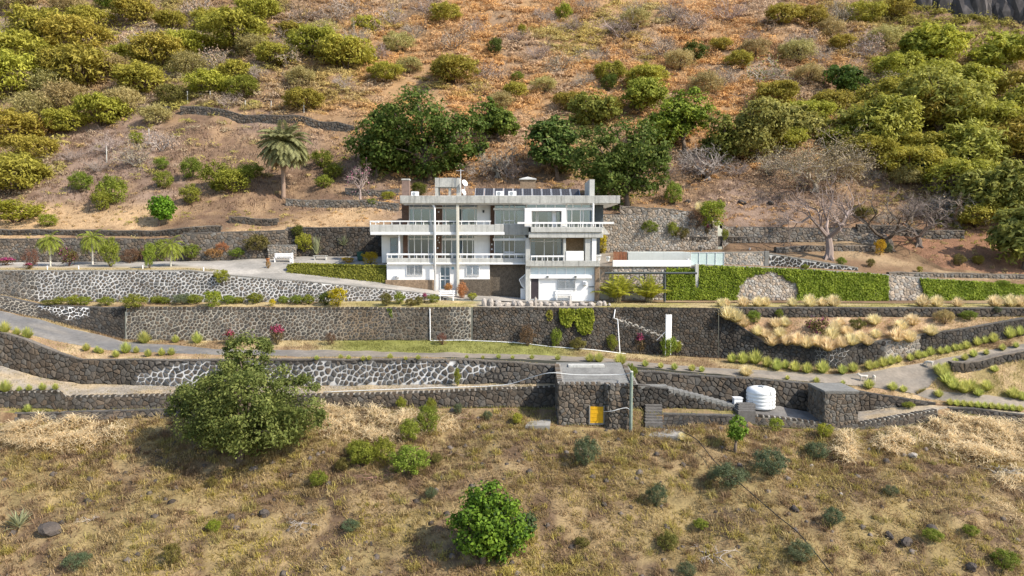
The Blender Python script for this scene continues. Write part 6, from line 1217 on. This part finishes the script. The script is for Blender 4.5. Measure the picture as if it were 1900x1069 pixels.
# ------------------------------------------------------------------ right side: pool terrace
def obx(name, label, cat, x0, x1, y0, y1, Y, dep, m, part='body'):
    a, b_, z0, z1 = hcoords(x0, x1, y0, y1, Y); o = empty(name, ((a+b_)/2, Y, z0), label, cat); w_ = (b_-a)/2; q = MB().box(-w_, w_, 0, dep, 0, z1-z0).build(part, m, o); bv = q.modifiers.new('b', 'BEVEL'); bv.width = .02; return o
obx('pool_wall', 'low bright white parapet along the pool terrace', 'wall', 1137, 1282, 483, 495, 68.15, .3, WHITE)
obx('pool_wall', 'long pale grey rendered wall of the raised pool', 'wall', 1165, 1281, 468, 490, 70.4, 4, mat('pool_render', (.5,.53,.5), rough=.6, var=.1, scale=2, streak=.3, streakcol=(.3,.33,.3)))
o = obx('glass_balustrade', 'turquoise glass balustrade at the corner of the pool', 'balustrade', 1281.5, 1343, 469, 493, 68.5, .05, POOLGLASS, 'pane'); a, b_, z0, z1 = hcoords(1281.5, 1343, 469, 493, 68.5)
for k in range(5): x = -(b_-a)/2+(b_-a)*k/4; MB().tube([(x, -.03, -.1), (x, -.03, z1-z0+.03)], .03, 6).build('post', ALU, o)
MB().tube([(-(b_-a)/2, -.03, z1-z0+.03), ((b_-a)/2, -.03, z1-z0+.03)], .03, 6).build('handrail', ALU, o)
fcA = [(1343, 468.5), (1420, 467.5)]
def fwall(label, x0, x1, yt0, yt1, yb0, yb1, Y0, Y1, cell, scol, mort, seed, sh=.88):
    px = np.linspace(x0, x1, 12); T = Pn(px, np.linspace(yt0, yt1, 12), np.linspace(Y0, Y1, 12)); B = Pn(px, np.linspace(yb0, yb1, 12), np.linspace(Y0-.05, Y1-.05, 12)); return wall('garden_wall', label, 'wall', [Face(T, B, px)], cell, sh, lambda p, v: mort, scol, 0, .04, seed, cap=.3, capcol=(.3,.27,.23))
fwall('light stone parapet next to the turquoise glass balustrade', 1343, 1419, 468.5, 467.5, 493, 499, 68.9, 68.9, .26, lambda px, v, r: tuple(np.array(greyst(px, v, r))*1.4), (.42,.39,.35), 611)
fwall('dark stone parapet with white joints sloping down above the ivy', 1427, 1592, 470, 497, 500, 510, 68.9, 68.9, .36, darkst, (.5,.48,.45), 612, .82)
obx('gate_post', 'dark grey post between the two stone parapets', 'post', 1419, 1426.5, 466, 500, 68.8, .4, CONCG)
obx('gate_post', 'pale concrete pier in the ivy beside the pergola', 'post', 1290, 1296, 490, 535, 67.9, .35, CONCP)
# red gate
a, b_, z0, z1 = hcoords(1138, 1163, 467, 484, 70.0); o = empty('gate', ((a+b_)/2, 70.0, z0), 'orange red slatted gate at the end of the pool wall', 'gate'); w_ = (b_-a)/2
RED = mat('red_brown_wood', (.28,.11,.055), var=.3, scale=5)
for k in range(9): x = -w_+2*w_*(k+.5)/9; MB().box(x-.05, x+.05, 0, .04, 0, (z1-z0)).build('slat', RED, o)
for z in (.15, (z1-z0)*.8): MB().box(-w_, w_, .042, .09, z, z+.08).build('rail', RED, o)
for x, y, h, c, lb in [(1111, 483, 10, WHITEC, 'white flower pot by the terrace corner column'), (1128, 485, 9, WHITEC, 'white flower pot at the end of the white parapet'), (1300, 466, 8, CONCG, 'grey stone urn on the ground above the pool'), (1276, 486, 6, WHITEC, 'small white planter at the pool corner'), (497, 487, 8, mat('terracotta', (.4,.17,.07)), 'orange terracotta pot by the concrete bench'), (1391, 464, 4, WHITEC, 'tiny white pot on the ledge above the stone parapet')]:
    g = P(x, y, 67.6 if x < 1140 else 68.4) if y > 480 and x > 1000 else ground(x, y); r = h*.42*g.y/FPX; hh = h*g.y/FPX; o = empty('flower_pot', g, lb, 'pot')
    MB().tube([(0, 0, 0), (0, 0, hh*.75), (0, 0, hh*.78), (0, 0, hh)], [r*.65, r*.95, r*1.1, r*1.1], 10, cap=False).build('pot', c, o, True); MB().tube([(0, 0, 0.01), (0, 0, hh*.93)], [r*.6, r*1.0], 10).build('soil', mat('soil', (.08,.05,.03)), o)
# pergola
o = empty('pergola', P(1233, 558, 66.4), 'dark steel pergola beam on a single post over the palm clumps', 'pergola'); oo = -Vector(o.location)
def pb(nm, p, q, r, par=o): return MB().tube([p+oo, q+oo], r, 4).build(nm, DARKMETAL, par)
pb('post', P(1233, 562, 66.4), P(1233, 506, 66.4), .12); pb('beam', P(1122, 507, 66.4), P(1293, 507, 66.4), .11); pb('post', P(1196, 508, 68.0), P(1196, 545, 68.0), .06)
for k in range(12): x = 1128+k*14; pb('rafter', P(x, 508, 66.35), P(x-9, 520, 68.3) if False else Vector((P(x, 508, 66.35).x, 67.9, P(x, 508, 66.35).z-.05)), .045)
# boulders along the yard edge
BOULD = mat('boulder_stone', (.36,.32,.28), rough=.9, var=.4, scale=2.5, scale2=9, bump=.7, bscale=5)
def rock_mesh(seed, sub=2):
    import bmesh
    r = np.random.default_rng(seed); bm = bmesh.new(); bmesh.ops.create_icosphere(bm, subdivisions=sub, radius=1)
    ph = r.uniform(0, 9, 6)
    for v in bm.verts:
        c = v.co.normalized(); k = 1+.22*math.sin(c.x*2.3+ph[0])+.18*math.sin(c.y*3.1+ph[1])+.15*math.sin(c.z*2.7+c.x*2+ph[2])+r.uniform(-.05, .05); v.co = c*k*.8
        v.co.z = max(v.co.z, -.55)
    me = bpy.data.meshes.new('rock'); bm.to_mesh(me); bm.free(); return me
ROCKS = [rock_mesh(700+i) for i in range(5)]
def rock(name, label, px, py, wpx, hpx, m, group=None, k=0, sink=.25):
    me = ROCKS[k % 5].copy(); me.materials.append(m); g = ground(px, py); s = g.y/FPX; o = ob(name, me, None, (g.x, g.y, g.z+hpx*s*.5*(.55-sink)), k*1.3, (wpx*s*.55, wpx*s*.5, hpx*s*.62)); return tag(o, label, 'rock', group)
for k, (x, w_, h) in enumerate([(900,10,15),(910,12,14),(925,15,9),(941,11,8),(954,11,10),(966,12,10),(982,14,10),(994,7,14),(1003,9,10),(1015,13,9),(1030,13,8),(1044,10,9),(1058,10,9),(1070,9,7),(1082,14,8),(1098,14,8),(1111,12,9),(1122,9,8),(1130,9,6)]): rock('boulder', 'grey boulder in the row edging the house yard', x, 567.5, w_*1.25, h*1.35, BOULD, 'boulders edging the house yard', k)
DKR = mat('dark_rock', (.085,.07,.06), rough=.95, var=.4, scale=2, bump=.8, bscale=5)
for k, (x, y, w_, h, l) in enumerate([(100,995,60,34,'dark boulder half buried in dry grass'),(490,955,30,24,'dark boulder in a rocky patch of the slope'),(430,965,24,14,'dark low rock left of a rocky patch'),(1680,1010,40,30,'long dark boulder on the right slope'),(1650,1000,22,24,'dark rock beside the long dark boulder'),(1690,820,26,22,'purple-brown rock below the low stone wall'),(1692,848,26,16,'pale rock on the grassy slope'),(1645,862,20,14,'dark rock above the grassy slope'),(1505,862,16,10,'light flat rock under the stone block'),(1475,955,20,20,'brown rock on the middle slope'),(1122,932,16,14,'dark rock right of the glossy tree'),(1800,1050,30,26,'dark rock tangle on the lower right slope'),(1730,985,30,14,'dark rocky ledge in the grass'),(1578,825,22,20,'dark rock at the lowest wall foot'),(1377,378,22,14,'dark boulder on the slope above the terraces'),(1430,378,18,12,'smaller dark boulder on the upper slope'),(1275,375,16,12,'dark rock by the big tree edge'),(290,895,14,10,'dark stone on the straw slope'),(540,880,16,12,'brown rock beyond the large tree'),(1395,960,18,16,'rock beside the dark cable'),(1560,925,10,8,'small pale stone on the slope')]): rock('rock', l, x, y, w_*.8, h*.7, DKR if 'pale' not in l and 'light' not in l else BOULD, None, k)
# rock outcrop at the crest
import bmesh
o = empty('rock_outcrop', ground(1810, 25), 'dark grey rock cliff at the crest of the hill', 'rock')
r_ = np.random.default_rng(77)
for k in range(16):
    x = 1712+k*16; y = 12+k*2.2+r_.uniform(-3, 3); g = ground(x, y); me = ROCKS[k % 5].copy(); me.materials.append(mat('cliff_rock', (.085,.075,.072), rough=.95, var=.5, scale=.6, scale2=2.5, bump=1, bscale=2.5)); q = ob('crag', me, o, g-Vector(o.location), k*1.1, (2.2+r_.random()*1.2, 2.4, 4.5+r_.random()*3))
# ------------------------------------------------------------------ benches, board, rails, bin
def bench(label, px, py, wpx, Y=None, m=WHITE, rz=0, back=True):
    g = ground(px, py) if Y is None else P(px, py, Y); w_ = wpx*g.y/FPX/2; o = empty('bench', g, label, 'bench', rz=rz)
    for k in range(3): MB().box(-w_, w_, -.22+k*.16, -.08+k*.16, .40, .45).build('seat_slat', m, o)
    if back:
        for k in range(2): MB().box(-w_, w_, .27+.03*k, .31+.03*k, .55+k*.2, .70+k*.2).build('back_slat', m, o)
    for s in (-1, 1): MB().box(s*(w_-.15)-.04, s*(w_-.15)+.04, -.2, .26, -.05, .40).build('leg', m, o); (MB().box(s*(w_-.15)-.04, s*(w_-.15)+.04, .261, .30, -.05, .88).build('back_post', m, o) if back else None)
    return o
bench('white slatted bench below the rust-coloured grasses', 829, 557, 30); bench('white bench against the store wall under the barred window', 1047, 556, 34, Y=66.7)
bench('white bench on the paved parking edge before a stone block', 525, 486, 34); bench('low pale bench in the shade beside the yucca', 595, 482, 26, back=False, m=CONCP)
fb_ = ground(525, 483); blk2 = stonebox('stone_planter', 'square grey stone planter behind the parking bench', 'planter', [rectface((P(497, 470, fb_.y+.6).x, fb_.y+.6), (P(550, 470, fb_.y+.6).x, fb_.y+.6), fb_.z-.2, P(500, 455, fb_.y+.6).z)], .26, 621, greyst, (.26,.23,.19), 0)
g = ground(669, 484); o = empty('wheelie_bin', g, 'dark green rubbish bin in the shade of the tall wall', 'bin'); MB().add([(-.25,-.3,.06),(.25,-.3,.06),(.25,.3,.06),(-.25,.3,.06),(-.3,-.36,.9),(.3,-.36,.9),(.3,.36,.9),(-.3,.36,.9)], [(3,2,1,0),(0,1,5,4),(1,2,6,5),(2,3,7,6),(3,0,4,7)]).build('body', mat('green_plastic', (.03,.08,.06)), o); MB().box(-.32, .32, -.38, .38, .9, .97).build('lid', mat('green_plastic'), o); [MB().tube([(s, .28, .08), (s*1.12, .28, .08)], .09, 10).build('wheel', DARKMETAL, o) for s in (-.26, .26)]
g = ground(543, 492); o = empty('gate_post', g, 'short white post at the tip of the clipped hedge', 'post'); MB().tube([(0, 0, -.2), (0, 0, 1.15)], .08, 8).build('shaft', WHITE, o); MB().tube([(0, 0, 1.15), (0, 0, 1.25)], [.11, .04], 8).build('cap', WHITE, o)
# white board leaning on its brace against the dark wall
c = P(1241, 612, 60.6); z0 = P(1241, 633, 60.6).z; z1 = P(1241, 584, 60.6).z; zg = ground(1241, 655).z
o = empty('sign_board', (c.x, 60.6, zg), 'tall blank white board propped on a brace before the dark wall', 'board', rz=.45); MB().box(-.28, .28, -.03, .03, z0-zg, z1-zg).build('panel', WHITEC, o)
MB().tube([(-.3, .04, -.1), (-.3, .04, z1-zg+.05)], .04, 5).build('leg', WHITE, o); MB().tube([(.27, .06, -.1), (.27, .06, z0-zg+.2)], .04, 5).build('leg', WHITE, o); MB().tube([(-.28, .02, z0-zg+.9), (-.85, .6, z0-zg+.05)], .03, 5).build('brace', WHITE, o)
WPIPE = mat('white_plastic_pipe')
def wpipe(label, pts, r=.05): return cable('drain_pipe', label, 'pipe', pts, r, WPIPE, 6, 1)
bt = lambda x, y, k0='BF', k1='W2base', d=.12: (lambda T, B: T+(B-T)*max(0, min(1, (y-proj(np.array(T))[1])/(proj(np.array(B))[1]-proj(np.array(T))[1])))-Vector((0, d, 0)))(Vector(linep(k0, x)), Vector(linep(k1, x)))
wpipe('white drain pipe running down and along the cream-jointed wall foot', [bt(798, 572), bt(798.5, 631), bt(800, 632), bt(860, 631), bt(930, 634), bt(985, 638)]); wpipe('white pipe along the foot of the dark rubble wall', [bt(950, 634, d=.3), bt(1020, 643, d=.35), bt(1100, 648, d=.35), bt(1160, 656, d=.35)])
o = empty('stair_rail', bt(1147, 652), 'broken white pole rail against the dark rubble wall', 'rail'); oo = -Vector(o.location)
MB().tube([bt(1145, 592, d=.3)+oo, bt(1149, 655, d=.35)+oo], .05, 5).build('pole', WHITE, o); MB().tube([bt(1141, 574, d=.1)+oo, bt(1138, 590, d=.3)+oo, bt(1145, 592, d=.3)+oo], .05, 5).build('handrail', WHITE, o)
# white mortar run on the dark wall: rough lumps of mortar
o = empty('mortar_run', bt(1200, 620), 'crumbling white mortar line slanting down the dark wall', 'mortar'); oo = -Vector(o.location)
for k in range(60):
    t = k/59; x = 1150+t*116; y = 594+t*44+2.2*math.sin(k*1.1); me = ROCKS[k % 5]; q = ob('mortar_lump', me.copy(), o, bt(x, y, d=.02)+oo, k, (.17+.08*math.sin(k*2.1), .07, .06+.03*math.sin(k*1.3))); q.data.materials.append(mat('old_mortar', (.36,.33,.28), var=.3, scale=4)); q.rotation_euler = (0, .35, 0)
for k, (x, y, h) in enumerate([(198,302,32),(276,249,22),(348,192,22),(564,215,22),(455,200,16),(503,198,16),(390,190,14),(47,320,24),(1643,322,20)]):
    g = ground(x, y); hh = h*g.y/FPX; o = empty('fence_post', g, 'thin weathered white post standing on the slope', 'post', 'white posts on the slope'); MB().tube([(0, 0, -.3), (.03, 0, hh*.96)], .07, 6).build('shaft', CONCP, o); MB().tube([(.03, 0, hh*.96), (.03, 0, hh)], [.07, .02], 6).build('tip', CONCP, o)
for k, (x, y) in enumerate([(88,500),(265,499),(378,503),(146,500)]): g = ground(x, y); o = empty('marker_post', g, 'small white marker post on the driveway edge', 'post', 'marker posts on the driveway edge'); MB().tube([(0, 0, -.1), (0, 0, .3)], .05, 6).build('shaft', WHITE, o); MB().tube([(0, 0, .3), (0, 0, .36)], [.05, .01], 6).build('tip', WHITE, o)
aircon(735, 68.0, P(735, 516, 68.0).z, 'white air conditioner mounted low on the white house wall', 9); aircon(1086, 66.8, P(1086, 530, 66.8).z, 'white air conditioner on the store wall beside the pipes', 7, hpx=8)
# pale covered shapes behind the palm clumps
for k, (x, w_, l) in enumerate([(1118, 26, 'pale covered tank lying beside the store pillar'), (1178, 40, 'pale grey covered tank lying behind the palm clumps')]):
    g = ground(x, 557.5); r = 8*g.y/FPX; hw = w_/2*g.y/FPX; o = empty('covered_tank', g, l, 'tank'); MB().tube([(-hw, .4, r*.75), (-hw+.1, .4, r*.85), (hw-.1, .4, r*.85), (hw, .4, r*.75)], [r*.6, r, r, r*.6], 12).build('body', CONCP, o, True); MB().box(-hw*.7, -hw*.5, .1, .7, -.1, r*.4).box(hw*.5, hw*.7, .1, .7, -.1, r*.4).build('cradle', CONCG, o)
# dead branches
def deadwood(label, px, py, h, seed, col=(.42,.37,.32)):
    me = twig_mesh('dead_branches', seed, 4, .9, col, 6, .5, .03, .15, .5, (2, 3)); g = ground(px, py); s = h*g.y/FPX; return tag(ob('dead_branches', me, None, g, seed, (s, s, s*.7)), label, 'branches')
for k, (x, y, h, l) in enumerate([(170,970,22,'small pale dead branch in the dry grass'),(1320,1020,44,'tangle of pale dead sticks on the slope'),(560,970,40,'grey dead brush by the rocks'),(860,775,30,'brown dead brush below the footpath wall'),(700,890,40,'brown cut branches on the straw slope'),(840,840,34,'scattered dead twigs on the brown slope'),(1640,756,22,'whitish fallen branches by the stone block'),(1845,870,40,'grey dead brush below the straw heap'),(1790,960,36,'dead brush near the straw patch')]): deadwood(l, x, y, h, 800+k, (.42,.38,.33) if 'pale' in l or 'grey' in l or 'whit' in l else (.28,.19,.13))
# ------------------------------------------------------------------ goats
def goat(px, py, rz, label, graze, seed):
    g = ground(px, py); me = bpy.data.meshes.new('goat'); hz = (.28, .34) if graze else (.78, .98)
    V = [(0,0,.62),(.18,0,.60),(.34,0,.62),(-.2,0,.60),(-.34,0,.64), (.44,0,.70 if not graze else .56),(.52,0,hz[0]+.06),(.60,0,hz[0]),(.72,0,hz[0]-.08), (-.42,0,.70),(-.48,0,.78)]
    E = [(0,1),(1,2),(0,3),(3,4),(2,5),(5,6),(6,7),(7,8),(4,9),(9,10)]; Rr = [.17,.17,.15,.18,.15,.10,.085,.09,.045,.05,.03]
    for sx, sy in ((.28,.09),(.28,-.09),(-.3,.1),(-.3,-.1)):
        b = len(V); k = 2 if sx > 0 else 4; back = .05 if sx < 0 else 0
        V += [(sx, sy, .45), (sx+(.04 if sx < 0 else 0), sy, .36), (sx-back, sy, .2), (sx-back*.6, sy, .02)]; Rr += [.075, .055, .035, .035]; E += [(k, b), (b, b+1), (b+1, b+2), (b+2, b+3)]
    hb = len(V)
    for s in (-1, 1):
        b = len(V); V += [(.55, s*.10, hz[0]+.03), (.50, s*.18, hz[0]-.04)]; Rr += [.03, .025]; E += [(7, b), (b, b+1)]
    for s in (-1, 1):
        b = len(V); V += [(.54, s*.04, hz[0]+.14), (.46, s*.07, hz[0]+.24)]; Rr += [.022, .012]; E += [(7, b), (b, b+1)]
    me.from_pydata(V, E, []); me.update(); o = bpy.data.objects.new('goat', me); link(o); o.location = g; o.rotation_euler = (0, 0, rz); o.scale = (.72, .72, .72)
    me.materials.append(mat('goat_hair', (.62,.56,.48), rough=.9, var=.15, scale=4)); md = o.modifiers.new('skin', 'SKIN'); md.use_smooth_shade = True
    sv = me.skin_vertices[0].data
    for i, r in enumerate(Rr): sv[i].radius = (r, r)
    sv[0].use_root = True; o.modifiers.new('sub', 'SUBSURF').levels = 1; o.modifiers['sub'].render_levels = 1
    return tag(o, label, 'goat')
goat(1602, 708, 2.9, 'cream goat standing with raised head on the lower road', False, 1); goat(1621, 708, 1.2, 'cream goat turned away beside another goat on the road', True, 2); goat(1724, 681, 2.4, 'lone pale goat where the two roads meet', True, 3)
